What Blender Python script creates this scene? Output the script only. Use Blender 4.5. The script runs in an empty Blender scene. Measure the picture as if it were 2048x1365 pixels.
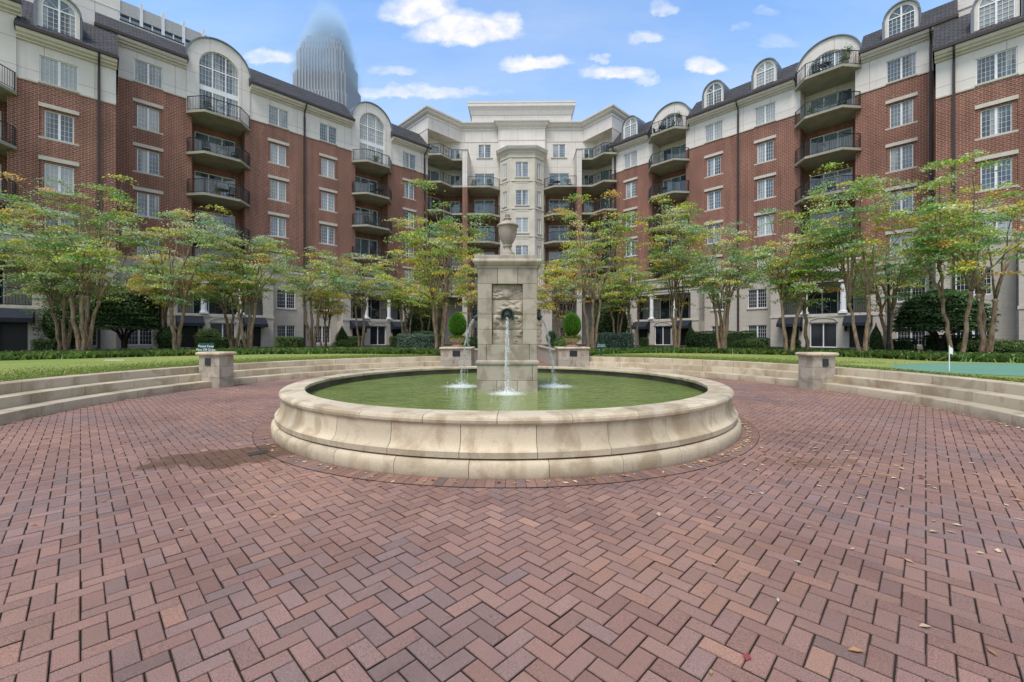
import bpy, math, random
import numpy as np
from mathutils import Matrix, Vector

random.seed(7)
S = bpy.context.scene
COL = S.collection
PI = math.pi
R_ = math.radians
I4 = Matrix.Identity(4)
WM = {}

# ------------------------------------------------------------------ helpers
def T(x=0, y=0, z=0): return Matrix.Translation((x, y, z))
def RZ(a): return Matrix.Rotation(a, 4, 'Z')

def tag(o, label=None, cat=None, group=None, kind=None):
    if label: o['label'] = label
    if cat: o['category'] = cat
    if group: o['group'] = group
    if kind: o['kind'] = kind
    return o

def place(o, M=I4, parent=None):
    COL.objects.link(o)
    WM[o.name] = M.copy()
    if parent is not None:
        o.parent = parent
        o.matrix_basis = WM[parent.name].inverted() @ M
    else:
        o.matrix_basis = M
    return o

def empty(name, M=I4, **k):
    o = bpy.data.objects.new(name, None)
    o.empty_display_size = 0.2
    place(o, M)
    tag(o, **k)
    return o

def dup(o, M, parent=None):
    """copy one object and its children, moved rigidly with it"""
    src = WM[o.name]
    c = o.copy()
    place(c, M, parent)
    for ch in list(o.children):
        dup(ch, M @ src.inverted() @ WM[ch.name], c)
    return c

def box_uv(me):
    n = len(me.loops)
    if n == 0: return
    co = np.empty(len(me.vertices) * 3, 'f'); me.vertices.foreach_get('co', co); co = co.reshape(-1, 3)
    vi = np.empty(n, 'i'); me.loops.foreach_get('vertex_index', vi)
    pn = np.empty(len(me.polygons) * 3, 'f'); me.polygons.foreach_get('normal', pn); pn = pn.reshape(-1, 3)
    lt = np.empty(len(me.polygons), 'i'); me.polygons.foreach_get('loop_total', lt)
    ln = np.repeat(pn, lt, axis=0)
    p = co[vi]
    h = np.maximum(np.hypot(ln[:, 0], ln[:, 1]), 1e-6)
    u = p[:, 0] * (-ln[:, 1] / h) + p[:, 1] * (ln[:, 0] / h)
    flat = np.abs(ln[:, 2]) > 0.75
    slope = np.sqrt(np.maximum(1 - ln[:, 2] ** 2, 0.05))
    v = p[:, 2] / slope
    u = np.where(flat, p[:, 0], u); v = np.where(flat, p[:, 1], v)
    uv = me.uv_layers.new(name='UVMap')
    uv.data.foreach_set('uv', np.stack([u, v], 1).astype('f').ravel())

class MB:
    def __init__(s): s.v = []; s.f = []
    def add(s, pts, faces):
        b = len(s.v); s.v += [tuple(p) for p in pts]; s.f += [tuple(b + i for i in f) for f in faces]
    def poly(s, *pts): s.add(pts, [tuple(range(len(pts)))])
    def box(s, x0, x1, y0, y1, z0, z1, M=None):
        P = [(x0, y0, z0), (x1, y0, z0), (x1, y1, z0), (x0, y1, z0), (x0, y0, z1), (x1, y0, z1), (x1, y1, z1), (x0, y1, z1)]
        if M: P = [M @ Vector(p) for p in P]
        s.add(P, [(0, 3, 2, 1), (4, 5, 6, 7), (0, 1, 5, 4), (1, 2, 6, 5), (2, 3, 7, 6), (3, 0, 4, 7)])
    def prism(s, pg, z0, z1, M=None):          # pg counter-clockwise
        n = len(pg)
        P = [(x, y, z0) for x, y in pg] + [(x, y, z1) for x, y in pg]
        if M: P = [M @ Vector(p) for p in P]
        s.add(P, [tuple(range(n - 1, -1, -1)), tuple(range(n, 2 * n))] + [(i, (i + 1) % n, n + (i + 1) % n, n + i) for i in range(n)])
    def tube(s, pts, rad, n=6, cap=True):
        pts = [Vector(p) for p in pts]
        if not hasattr(rad, '__len__'): rad = [rad] * len(pts)
        P = []; m = len(pts)
        ref = Vector((0.31, 0.87, 0.2)).normalized()
        for i, p in enumerate(pts):
            d = (pts[min(i + 1, m - 1)] - pts[max(i - 1, 0)])
            if d.length < 1e-9: d = Vector((0, 0, 1))
            d.normalize()
            a = d.cross(ref)
            if a.length < 1e-3: a = d.cross(Vector((1, 0, 0)))
            a.normalize(); b = d.cross(a)
            for k in range(n):
                t = 2 * PI * k / n
                P.append(p + (a * math.cos(t) + b * math.sin(t)) * rad[i])
        F = []
        for i in range(m - 1):
            for k in range(n):
                k2 = (k + 1) % n
                F.append((i * n + k, i * n + k2, (i + 1) * n + k2, (i + 1) * n + k))
        if cap: F += [tuple(range(n - 1, -1, -1)), tuple(range((m - 1) * n, m * n))]
        s.add(P, F)
    def bar(s, a, b, w):                        # square bar
        s.tube([a, b], w * 0.7071, 4)
    def lathe(s, prof, n=32, a0=0.0, a1=2 * PI, c=(0, 0), caps=False):
        full = abs(a1 - a0 - 2 * PI) < 1e-6
        m = n if full else n + 1
        P = []
        for i in range(m):
            a = a0 + (a1 - a0) * i / n
            for r, z in prof: P.append((c[0] + r * math.cos(a), c[1] + r * math.sin(a), z))
        k = len(prof); F = []
        for i in range(n):
            j = (i + 1) % m
            for q in range(k - 1):
                F.append((i * k + q, j * k + q, j * k + q + 1, i * k + q + 1))
        if caps and not full:
            F += [tuple(range(k)), tuple(range((m - 1) * k + k - 1, (m - 1) * k - 1, -1))]
        s.add(P, F)
    def build(s, name, mat, parent=None, M=I4, smooth=False, bevel=0, uv=True):
        me = bpy.data.meshes.new(name)
        me.from_pydata([tuple(p) for p in s.v], [], s.f)
        me.update()
        if uv: box_uv(me)
        me.materials.append(mat)
        if smooth: me.shade_smooth()
        o = bpy.data.objects.new(name, me)
        place(o, M, parent)
        if bevel:
            b = o.modifiers.new('bevel', 'BEVEL'); b.width = bevel; b.segments = 2; b.limit_method = 'ANGLE'; b.angle_limit = R_(40)
        return o

def build_split(mb, name, mat, parent=None, M=I4, **k):
    """build one object for each separate run of faces"""
    n = len(mb.f)
    if not n: return
    lo = np.array([np.min([mb.v[i] for i in f], axis=0) for f in mb.f]) - .03; hi = np.array([np.max([mb.v[i] for i in f], axis=0) for f in mb.f]) + .03
    comp = -np.ones(n, int); c = 0
    for s in range(n):
        if comp[s] >= 0: continue
        st = [s]; comp[s] = c
        while st:
            q = st.pop()
            hit = np.where((comp < 0) & np.all(lo <= hi[q], axis=1) & np.all(hi >= lo[q], axis=1))[0]
            comp[hit] = c; st += hit.tolist()
        c += 1
    out = []
    for q in range(c):
        m = MB()
        for i in np.where(comp == q)[0]: m.add([mb.v[j] for j in mb.f[i]], [tuple(range(len(mb.f[i])))])
        out.append(m.build(name, mat, parent, M, **k))
    return out

def smooth_angle(o, deg=40):
    me = o.data
    me.shade_smooth()
    try: me.set_sharp_from_angle(angle=R_(deg))
    except Exception: pass
    return o

def np_mesh(name, V, k, mat, cols=None, parent=None, M=I4):
    """V: (n*k,3) separate k-gons"""
    V = np.asarray(V, 'f').reshape(-1, 3)
    nf = len(V) // k
    me = bpy.data.meshes.new(name)
    me.vertices.add(len(V)); me.vertices.foreach_set('co', V.ravel())
    me.loops.add(len(V)); me.loops.foreach_set('vertex_index', np.arange(len(V), dtype='i'))
    me.polygons.add(nf)
    me.polygons.foreach_set('loop_start', np.arange(0, nf * k, k, dtype='i'))
    try: me.polygons.foreach_set('loop_total', np.full(nf, k, 'i'))
    except Exception: pass
    if cols is not None:
        c = np.ones((len(V), 4), 'f'); c[:, :3] = np.repeat(np.asarray(cols, 'f'), k, axis=0) if len(cols) == nf else cols
        a = me.color_attributes.new('Col', 'FLOAT_COLOR', 'POINT'); a.data.foreach_set('color', c.ravel())
    me.update(calc_edges=True); me.validate()
    me.materials.append(mat)
    o = bpy.data.objects.new(name, me)
    return place(o, M, parent)

# ------------------------------------------------------------------ materials
class NT:
    def __init__(s, name):
        s.m = bpy.data.materials.new(name); s.m.use_nodes = True
        s.t = s.m.node_tree; s.t.nodes.clear()
        s.out = s.n('ShaderNodeOutputMaterial')
    def n(s, typ, **kw):
        x = s.t.nodes.new(typ)
        for k, v in kw.items(): setattr(x, k, v)
        return x
    def l(s, a, b): s.t.links.new(a, b)
    def val(s, sock, v):
        if hasattr(v, 'is_output') or isinstance(v, bpy.types.NodeSocket): s.l(v, sock)
        else: sock.default_value = v
    def math(s, op, a, b=0.0, clamp=False):
        x = s.n('ShaderNodeMath', operation=op); x.use_clamp = clamp
        s.val(x.inputs[0], a); s.val(x.inputs[1], b); return x.outputs[0]
    def mix(s, f, a, b, blend='MIX'):
        x = s.n('ShaderNodeMix', data_type='RGBA', blend_type=blend)
        s.val(x.inputs[0], f)
        for i, v in ((6, a), (7, b)):
            s.val(x.inputs[i], v if not isinstance(v, tuple) else (*v, 1.0) if len(v) == 3 else v)
        return x.outputs[2]
    def coord(s, which='Object'): return s.n('ShaderNodeTexCoord').outputs[which]
    def mapping(s, vec, scale=(1, 1, 1), loc=(0, 0, 0), rot=(0, 0, 0)):
        x = s.n('ShaderNodeMapping'); s.l(vec, x.inputs[0])
        x.inputs[1].default_value = loc; x.inputs[2].default_value = rot; x.inputs[3].default_value = scale
        return x.outputs[0]
    def noise(s, vec, scale, detail=4, rough=0.55, dist=0.0):
        x = s.n('ShaderNodeTexNoise'); s.l(vec, x.inputs['Vector'])
        x.inputs['Scale'].default_value = scale; x.inputs['Detail'].default_value = detail
        x.inputs['Roughness'].default_value = rough; x.inputs['Distortion'].default_value = dist
        return x.outputs[0]
    def ramp(s, f, stops):
        x = s.n('ShaderNodeValToRGB'); s.l(f, x.inputs[0]); e = x.color_ramp.elements
        while len(e) < len(stops): e.new(0.5)
        for i, (p, c) in enumerate(stops):
            e[i].position = p; e[i].color = (c, c, c, 1) if not isinstance(c, tuple) else (*c, 1)
        return x.outputs[0]
    def bsdf(s, base, rough=0.8, spec=0.3, metal=0.0, normal=None, **kw):
        b = s.n('ShaderNodeBsdfPrincipled')
        s.val(b.inputs['Base Color'], (*base, 1) if isinstance(base, tuple) else base)
        s.val(b.inputs['Roughness'], rough)
        b.inputs['Specular IOR Level'].default_value = spec
        b.inputs['Metallic'].default_value = metal
        for k, v in kw.items(): s.val(b.inputs[k], v)
        if normal is not None: s.l(normal, b.inputs['Normal'])
        s.l(b.outputs[0], s.out.inputs[0])
        return b
    def bump(s, h, strength=0.3, dist=0.02):
        x = s.n('ShaderNodeBump'); x.inputs['Strength'].default_value = strength; x.inputs['Distance'].default_value = dist
        s.l(h, x.inputs['Height']); return x.outputs[0]

def m_plain(name, c, rough=0.6, spec=0.3, metal=0.0, var=0.12, scale=3.0):
    k = NT(name); o = k.coord()
    n = k.noise(o, scale, 5)
    f = k.ramp(n, [(0.3, 0.0), (0.7, 1.0)])
    col = k.mix(f, tuple(x * (1 - var) for x in c), tuple(min(1, x * (1 + var)) for x in c))
    k.bsdf(col, rough, spec, metal); return k.m

def brick_node(k, vec, c1, c2, mortar, w, h, ms, offset=0.5, smooth=0.1, bias=0.0):
    b = k.n('ShaderNodeTexBrick'); b.offset = offset; b.squash = 1.0
    k.l(vec, b.inputs['Vector'])
    k.val(b.inputs['Color1'], (*c1, 1) if isinstance(c1, tuple) else c1); k.val(b.inputs['Color2'], (*c2, 1) if isinstance(c2, tuple) else c2)
    k.val(b.inputs['Mortar'], (*mortar, 1))
    b.inputs['Scale'].default_value = 1.0; b.inputs['Mortar Size'].default_value = ms; b.inputs['Mortar Smooth'].default_value = smooth
    b.inputs['Bias'].default_value = bias
    b.inputs['Brick Width'].default_value = w; b.inputs['Row Height'].default_value = h
    return b

def m_brick():
    k = NT('brick'); uv = k.coord('UV')
    n1 = k.ramp(k.noise(k.mapping(uv, (1, 2.5, 1)), 5.0, 3), [(0.35, 0.0), (0.65, 1.0)])
    c1 = k.mix(n1, (0.315, 0.105, 0.064), (0.165, 0.056, 0.040))
    c2 = k.mix(n1, (0.080, 0.034, 0.030), (0.365, 0.135, 0.088))
    b = brick_node(k, uv, c1, c2, (0.44, 0.345, 0.275), 0.29, 0.112, 0.011)
    big = k.ramp(k.noise(uv, 0.30, 6, 0.6), [(0.3, 0.78), (0.7, 1.14)])
    col = k.mix(1.0, b.outputs[0], big, 'MULTIPLY')
    sk = k.ramp(k.noise(k.mapping(uv, (2.2, 0.16, 1)), 1.0, 5, 0.6), [(0.40, 1.06), (0.70, 0.74)])
    col = k.mix(1.0, col, sk, 'MULTIPLY')
    k.bsdf(col, 0.85, 0.2, normal=k.bump(k.math('SUBTRACT', 1.0, b.outputs[1]), 0.35, 0.01)); return k.m

def m_stucco():
    k = NT('stucco'); uv = k.coord('UV')
    n = k.ramp(k.noise(uv, 0.8, 6), [(0.3, 0.92), (0.7, 1.05)])
    b = brick_node(k, uv, (0.715, 0.660, 0.610), (0.695, 0.640, 0.590), (0.27, 0.235, 0.20), 2.1, 1.53, 0.011, offset=0.0, smooth=0.0)
    col = k.mix(1.0, b.outputs[0], n, 'MULTIPLY')
    streak = k.ramp(k.noise(k.mapping(uv, (3.0, 0.35, 1)), 1.0, 5), [(0.52, 0.0), (0.75, 1.0)])
    col = k.mix(k.math('MULTIPLY', streak, 0.22), col, (0.40, 0.36, 0.31))
    k.bsdf(col, 0.9, 0.15, normal=k.bump(k.noise(uv, 60, 3), 0.15, 0.005)); return k.m

def m_ashlar(name='ashlar', w=0.8, h=0.4, base=(0.52, 0.47, 0.405)):
    k = NT(name); uv = k.coord('UV')
    n1 = k.ramp(k.noise(uv, 1.1, 6, 0.6), [(0.25, 0.0), (0.75, 1.0)])
    c1 = k.mix(n1, tuple(x * 0.86 for x in base), tuple(x * 1.1 for x in base))
    c2 = k.mix(n1, tuple(x * 1.05 for x in base), tuple(x * 0.92 for x in base))
    b = brick_node(k, uv, c1, c2, tuple(x * 0.72 for x in base), w, h, 0.006)
    st = k.ramp(k.noise(k.mapping(uv, (2.0, 0.5, 1)), 1.5, 6), [(0.55, 0.0), (0.8, 1.0)])
    col = k.mix(k.math('MULTIPLY', st, 0.3), b.outputs[0], (0.27, 0.22, 0.165))
    k.bsdf(col, 0.85, 0.2, normal=k.bump(k.noise(uv, 40, 4), 0.2, 0.006)); return k.m

def m_stone(name, base, dark, light, scale=1.0, stain=0.6, bump=0.35, moss=None):
    """weathered cast limestone: pale drifts, tan stains, a few mildew marks"""
    k = NT(name); o = k.coord()
    w = k.noise(k.mapping(o, (1, 1, 1.2)), 1.6 * scale, 5, 0.5, 0.6)
    c = k.mix(k.ramp(w, [(0.40, 0.0), (0.47, 1.0)]), base, light)
    s2 = k.ramp(k.noise(k.mapping(o, (1.3, 1.3, 0.7), (3, 7, 1)), 2.4 * scale, 6, 0.6, 0.4), [(0.50, 0.0), (0.62, 1.0)])
    c = k.mix(k.math('MULTIPLY', s2, stain), c, dark)
    g = k.ramp(k.noise(o, 90, 3, 0.7), [(0.3, 0.86), (0.7, 1.12)])
    c = k.mix(1.0, c, g, 'MULTIPLY')
    ri = k.n('ShaderNodeNewGeometry').outputs['Random Per Island']
    c = k.mix(1.0, c, k.ramp(ri, [(0.0, 0.84), (1.0, 1.14)]), 'MULTIPLY')
    s3 = k.ramp(k.noise(k.mapping(o, (1, 1, 2.0), (9, 2, 5)), 3.5 * scale, 8, 0.7, 0.2), [(0.60, 0.0), (0.74, 1.0)])
    c = k.mix(k.math('MULTIPLY', s3, 0.45), c, (0.16, 0.13, 0.085))
    if moss:      # mildew: ragged dark growth up to a height that wanders along the stone
        sz = k.n('ShaderNodeSeparateXYZ'); k.l(o, sz.inputs[0])
        wv = k.noise(k.mapping(o, (1, 1, 0.2)), 1.3, 6, 0.65); fz = k.noise(o, 16, 5, 0.7)
        lim = k.math('ADD', moss[0], k.math('MULTIPLY', k.math('SUBTRACT', wv, 0.5), moss[1]))
        mm = k.ramp(k.math('ADD', k.math('DIVIDE', k.math('SUBTRACT', lim, sz.outputs[2]), moss[2]), k.math('SUBTRACT', fz, 0.5)), [(0.0, 0.0), (0.6, 0.85)])
        c = k.mix(mm, c, (0.085, 0.078, 0.040))
    hgt = k.math('ADD', k.noise(o, 55, 5, 0.65), k.math('MULTIPLY', k.noise(o, 8, 4), 0.6))
    k.bsdf(c, 0.82, 0.25, normal=k.bump(hgt, bump, 0.006)); return k.m

def m_slate():
    k = NT('slate'); uv = k.coord('UV')
    n = k.ramp(k.noise(k.mapping(uv, (1.5, 4, 1)), 2.0, 4), [(0.3, 0.0), (0.7, 1.0)])
    c1 = k.mix(n, (0.030, 0.030, 0.033), (0.105, 0.098, 0.096))
    c2 = k.mix(n, (0.080, 0.075, 0.076), (0.022, 0.022, 0.025))
    b = brick_node(k, uv, c1, c2, (0.014, 0.013, 0.014), 0.38, 0.27, 0.03, smooth=0.3)
    sk = k.ramp(k.noise(k.mapping(uv, (0.8, 5.5, 1)), 1.1, 4, 0.7), [(0.35, 0.55), (0.65, 1.35)])
    sc = k.mix(1.0, b.outputs[0], sk, 'MULTIPLY')
    k.bsdf(sc, 0.75, 0.3, normal=k.bump(b.outputs[1], 0.5, -0.02)); return k.m

def m_glass(name, dark, pale, spec=0.9, rough=0.04, ior=1.8):
    k = NT(name)
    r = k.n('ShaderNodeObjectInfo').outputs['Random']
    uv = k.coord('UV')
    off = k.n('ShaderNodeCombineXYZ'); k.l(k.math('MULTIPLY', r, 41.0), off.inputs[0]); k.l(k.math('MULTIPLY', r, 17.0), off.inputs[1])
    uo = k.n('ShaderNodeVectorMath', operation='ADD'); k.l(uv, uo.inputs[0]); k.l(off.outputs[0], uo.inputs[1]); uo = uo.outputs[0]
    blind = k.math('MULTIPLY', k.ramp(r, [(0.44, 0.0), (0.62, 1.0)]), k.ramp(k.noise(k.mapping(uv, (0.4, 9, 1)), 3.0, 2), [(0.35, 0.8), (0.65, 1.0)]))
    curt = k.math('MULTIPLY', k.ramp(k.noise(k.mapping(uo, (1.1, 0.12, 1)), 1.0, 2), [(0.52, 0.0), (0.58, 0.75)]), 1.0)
    refl = k.ramp(k.noise(uo, 0.9, 3), [(0.35, 0.45), (0.65, 1.7)])  # dark and bright reflection patches painted into the pane colour
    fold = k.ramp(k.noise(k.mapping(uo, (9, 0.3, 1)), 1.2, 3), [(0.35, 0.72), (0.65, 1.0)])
    rm = k.mix(1.0, dark, refl, 'MULTIPLY')
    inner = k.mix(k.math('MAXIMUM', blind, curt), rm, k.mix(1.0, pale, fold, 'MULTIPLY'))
    b = k.bsdf(inner, rough, spec, normal=k.bump(k.noise(uv, 1.3, 2), 0.05, 0.03))
    b.inputs['IOR'].default_value = ior
    return k.m

def m_attr(name, rough=0.7, spec=0.2, trans=0.0, jitter=0.0):
    k = NT(name)
    a = k.n('ShaderNodeAttribute'); a.attribute_name = 'Col'
    c = a.outputs['Color']
    if trans:
        d = k.n('ShaderNodeBsdfDiffuse'); k.l(c, d.inputs[0])
        t = k.n('ShaderNodeBsdfTranslucent'); k.l(k.mix(0.18, c, (0.45, 0.5, 0.08)), t.inputs[0])
        g = k.n('ShaderNodeBsdfGlossy'); g.inputs['Roughness'].default_value = 0.45; g.inputs[0].default_value = (1, 1, 1, 1)
        m1 = k.n('ShaderNodeMixShader'); m1.inputs[0].default_value = trans; k.l(d.outputs[0], m1.inputs[1]); k.l(t.outputs[0], m1.inputs[2])
        m2 = k.n('ShaderNodeMixShader'); m2.inputs[0].default_value = spec; k.l(m1.outputs[0], m2.inputs[1]); k.l(g.outputs[0], m2.inputs[2])
        k.l(m2.outputs[0], k.out.inputs[0])
    else:
        k.bsdf(c, rough, spec)
    return k.m

def m_paver():
    k = NT('paver'); o = k.coord()
    a = k.n('ShaderNodeAttribute'); a.attribute_name = 'Col'
    sp = k.ramp(k.noise(o, 210, 3, 0.7), [(0.38, 0.40), (0.52, 1.0), (0.72, 1.2)])
    c = k.mix(1.0, a.outputs['Color'], sp, 'MULTIPLY')
    # a wet, muddy trail that runs out of the basin to the left (real stain with its own outline)
    sx = k.n('ShaderNodeSeparateXYZ'); k.l(o, sx.inputs[0])
    nn = k.noise(o, 1.6, 5, 0.6, 0.8)
    dx = k.math('MULTIPLY', k.math('ADD', sx.outputs[0], 3.42), 1.0)
    dy = k.math('ADD', k.math('ADD', sx.outputs[1], -5.38), k.math('MULTIPLY', dx, -0.35))
    e = k.math('ADD', k.math('POWER', k.math('DIVIDE', dx, 1.12), 2.0), k.math('POWER', k.math('DIVIDE', dy, 0.60), 2.0))
    e = k.math('ADD', e, k.math('MULTIPLY', k.math('SUBTRACT', nn, 0.5), 2.6))
    wet = k.ramp(e, [(0.72, 1.0), (0.86, 0.0)])
    dx2 = k.math('ADD', sx.outputs[0], -3.6); dy2 = k.math('ADD', sx.outputs[1], -5.1)
    e2 = k.math('ADD', k.math('POWER', k.math('DIVIDE', dx2, 0.9), 2.0), k.math('POWER', k.math('DIVIDE', dy2, 0.3), 2.0))
    e2 = k.math('ADD', e2, k.math('MULTIPLY', k.math('SUBTRACT', nn, 0.5), 5.0))
    wet2 = k.math('MULTIPLY', k.ramp(e2, [(0.2, 1.0), (0.7, 0.0)]), 0.6)
    wet = k.math('MAXIMUM', wet, wet2)
    mud = k.mix(k.ramp(k.noise(o, 5, 4), [(0.35, 0.0), (0.7, 1.0)]), (0.125, 0.066, 0.042), (0.20, 0.135, 0.07))
    c = k.mix(k.math('MULTIPLY', wet, 0.92), c, k.mix(0.45, k.mix(1.0, c, (0.42, 0.34, 0.28), 'MULTIPLY'), mud))
    big = k.ramp(k.noise(o, 0.55, 7, 0.62), [(0.32, 0.78), (0.5, 1.0), (0.7, 1.12)])
    c = k.mix(1.0, c, big, 'MULTIPLY')
    rough = k.math('SUBTRACT', 0.72, k.math('MULTIPLY', wet, 0.22))
    k.bsdf(c, rough, 0.28, normal=k.bump(k.noise(o, 260, 4, 0.7), 0.5, 0.003)); return k.m

def m_ground(name, c1, c2, c3, s1=0.6, s2=14, bump=0.6):
    k = NT(name); o = k.coord()
    a = k.ramp(k.noise(o, s1, 6, 0.6), [(0.3, 0.0), (0.7, 1.0)])
    b = k.ramp(k.noise(o, s2, 5, 0.7), [(0.35, 0.0), (0.7, 1.0)])
    c = k.mix(k.math('MULTIPLY', b, 0.55), k.mix(a, c1, c2), c3)
    k.bsdf(c, 0.9, 0.15, normal=k.bump(k.noise(o, s2 * 4, 4, 0.8), bump, 0.03)); return k.m

def m_bark():
    k = NT('bark'); o = k.coord()
    n = k.noise(k.mapping(o, (1, 1, 0.25)), 11, 5, 0.6, 0.5)
    c = k.mix(k.ramp(n, [(0.35, 0.0), (0.65, 1.0)]), (0.115, 0.072, 0.048), (0.345, 0.245, 0.155))
    c = k.mix(k.ramp(k.noise(k.mapping(o, (1, 1, 0.5)), 3, 4), [(0.5, 0.0), (0.7, 0.7)]), c, (0.30, 0.24, 0.175))
    k.bsdf(c, 0.75, 0.25, normal=k.bump(n, 0.5, 0.01)); return k.m

SPL = []   # landing points of the three jets, filled below
def m_water():
    k = NT('pond_water'); o = k.coord()
    n1 = k.noise(k.mapping(o, (0.8, 1.7, 1)), 4.5, 3, 0.5, 1.0)
    n2 = k.noise(k.mapping(o, (1, 1.5, 1), (4, 1, 0)), 13, 4, 0.6, 0.8)
    h = k.math('ADD', k.math('MULTIPLY', n1, 1.2), k.math('MULTIPLY', n2, 0.75))
    base = k.mix(k.ramp(k.noise(o, 1.3, 4), [(0.3, 0.0), (0.7, 1.0)]), (0.135, 0.185, 0.022), (0.205, 0.255, 0.052))
    sx = k.n('ShaderNodeSeparateXYZ'); k.l(o, sx.inputs[0])
    foam = None; rings = None
    for (fx, fy, r) in SPL:
        d = k.math('SQRT', k.math('ADD', k.math('POWER', k.math('SUBTRACT', sx.outputs[0], fx), 2.0), k.math('POWER', k.math('SUBTRACT', sx.outputs[1], fy), 2.0)))
        f = k.math('SUBTRACT', 1.0, k.math('DIVIDE', d, r), True)
        rg = k.math('MULTIPLY', k.math('SINE', k.math('MULTIPLY', d, 30.0)), k.math('SUBTRACT', 1.0, k.math('DIVIDE', d, 2.4), True))
        rings = rg if rings is None else k.math('ADD', rings, rg)
        foam = f if foam is None else k.math('MAXIMUM', foam, f)
    fn = k.noise(k.mapping(o, (1, 1.4, 1)), 17, 5, 0.7, 0.4)
    fm = k.ramp(k.math('ADD', k.math('MULTIPLY', foam, 0.95), k.math('SUBTRACT', fn, 0.72)), [(0.12, 0.0), (0.62, 1.0)])
    haze = k.math('POWER', foam, 1.3)
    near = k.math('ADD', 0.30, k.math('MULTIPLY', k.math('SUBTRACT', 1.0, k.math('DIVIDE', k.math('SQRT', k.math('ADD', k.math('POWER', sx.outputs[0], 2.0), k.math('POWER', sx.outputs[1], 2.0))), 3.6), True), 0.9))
    rip_glint = k.ramp(k.noise(k.mapping(o, (0.55, 1.5, 1), (2, 5, 0)), 7.5, 5, 0.65, 1.6), [(0.50, 0.0), (0.60, 1.0)])  # streaks of light on the ripples, painted into the water colour
    base = k.mix(k.math('MULTIPLY', k.math('MULTIPLY', rip_glint, near, True), 0.36), base, (0.40, 0.47, 0.24))
    rip_glint2 = k.ramp(k.noise(k.mapping(o, (0.6, 2.0, 1), (7, 3, 0)), 13, 4, 0.65, 1.6), [(0.58, 0.0), (0.64, 1.0)])  # finer, paler ripple glints, also put into the colour
    base = k.mix(k.math('MULTIPLY', k.math('MULTIPLY', rip_glint2, near, True), 0.34), base, (0.66, 0.74, 0.56))
    base = k.mix(k.math('MULTIPLY', haze, 0.35), base, (0.34, 0.44, 0.27))
    base = k.mix(k.math('MULTIPLY', fm, 0.9), base, (0.85, 0.9, 0.86))
    h = k.math('ADD', h, k.math('MULTIPLY', rings, 0.16))
    rough = k.math('ADD', 0.04, k.math('MULTIPLY', fm, 0.5))
    k.bsdf(base, rough, 0.5, normal=k.bump(h, 0.9, 0.045)); return k.m

def m_jet():
    k = NT('falling_water'); o = k.coord()
    g = k.n('ShaderNodeBsdfGlossy'); g.inputs['Roughness'].default_value = 0.12; g.inputs[0].default_value = (0.9, 0.95, 0.95, 1)
    tr = k.n('ShaderNodeBsdfTransparent')
    d = k.n('ShaderNodeBsdfTranslucent'); d.inputs[0].default_value = (0.85, 0.9, 0.9, 1)
    d2 = k.n('ShaderNodeBsdfDiffuse'); d2.inputs[0].default_value = (0.85, 0.9, 0.9, 1)
    w = k.n('ShaderNodeMixShader'); w.inputs[0].default_value = 0.4; k.l(d2.outputs[0], w.inputs[1]); k.l(d.outputs[0], w.inputs[2])
    a = k.n('ShaderNodeMixShader'); a.inputs[0].default_value = 0.35; k.l(w.outputs[0], a.inputs[1]); k.l(g.outputs[0], a.inputs[2])
    f = k.ramp(k.noise(k.mapping(o, (1, 1, 0.3)), 26, 4, 0.7), [(0.46, 0.0), (0.66, 0.75)])
    mx = k.n('ShaderNodeMixShader'); k.l(f, mx.inputs[0]); k.l(tr.outputs[0], mx.inputs[1]); k.l(a.outputs[0], mx.inputs[2])
    k.l(mx.outputs[0], k.out.inputs[0]); return k.m

BRICK, STUCCO, SLATE = m_brick(), m_stucco(), m_slate()
ASHLAR = m_ashlar()
TRIM = m_plain('limestone_trim', (0.54, 0.495, 0.42), 0.8, 0.2)
CORN = m_plain('cornice_paint', (0.68, 0.625, 0.575), 0.75, 0.2, var=0.06)
WHITE = m_plain('white_paint', (0.78, 0.78, 0.77), 0.5, 0.3, var=0.04)
CONC = m_plain('balcony_concrete', (0.36, 0.335, 0.265), 0.85, 0.2, var=0.2, scale=1.2)
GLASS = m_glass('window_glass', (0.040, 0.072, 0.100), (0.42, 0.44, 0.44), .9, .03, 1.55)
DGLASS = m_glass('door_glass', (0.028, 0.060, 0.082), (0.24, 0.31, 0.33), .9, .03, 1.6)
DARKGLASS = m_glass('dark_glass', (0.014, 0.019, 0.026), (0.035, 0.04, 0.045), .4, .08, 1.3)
RAIL = m_plain('green_black_iron', (0.018, 0.032, 0.032), 0.45, 0.4, var=0.1)
ZINC = m_plain('grey_metal', (0.155, 0.175, 0.195), 0.42, 0.5, 0.35, var=0.15)
BRONZE = m_plain('bronze_gutter', (0.040, 0.027, 0.026), 0.45, 0.4)
AWN = m_plain('awning_canvas', (0.020, 0.024, 0.034), 0.75, 0.2)
BLACK = m_plain('black_iron', (0.012, 0.012, 0.014), 0.45, 0.4)
VOID = m_plain('dark_interior', (0.022, 0.022, 0.024), 0.9, 0.1)
STONE = m_stone('basin_limestone', (0.430, 0.345, 0.228), (0.300, 0.218, 0.132), (0.530, 0.445, 0.315))
STONEC = m_stone('coping_limestone', (0.430, 0.345, 0.228), (0.300, 0.218, 0.132), (0.530, 0.445, 0.315), moss=(0.540, 0.14, 0.06))
STONEB = m_stone('base_limestone', (0.430, 0.345, 0.228), (0.300, 0.218, 0.132), (0.530, 0.445, 0.315), moss=(-0.005, 0.10, 0.06))
STONE2 = m_stone('pedestal_limestone', (0.315, 0.268, 0.205), (0.215, 0.172, 0.120), (0.40, 0.352, 0.278), 1.2)
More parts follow.
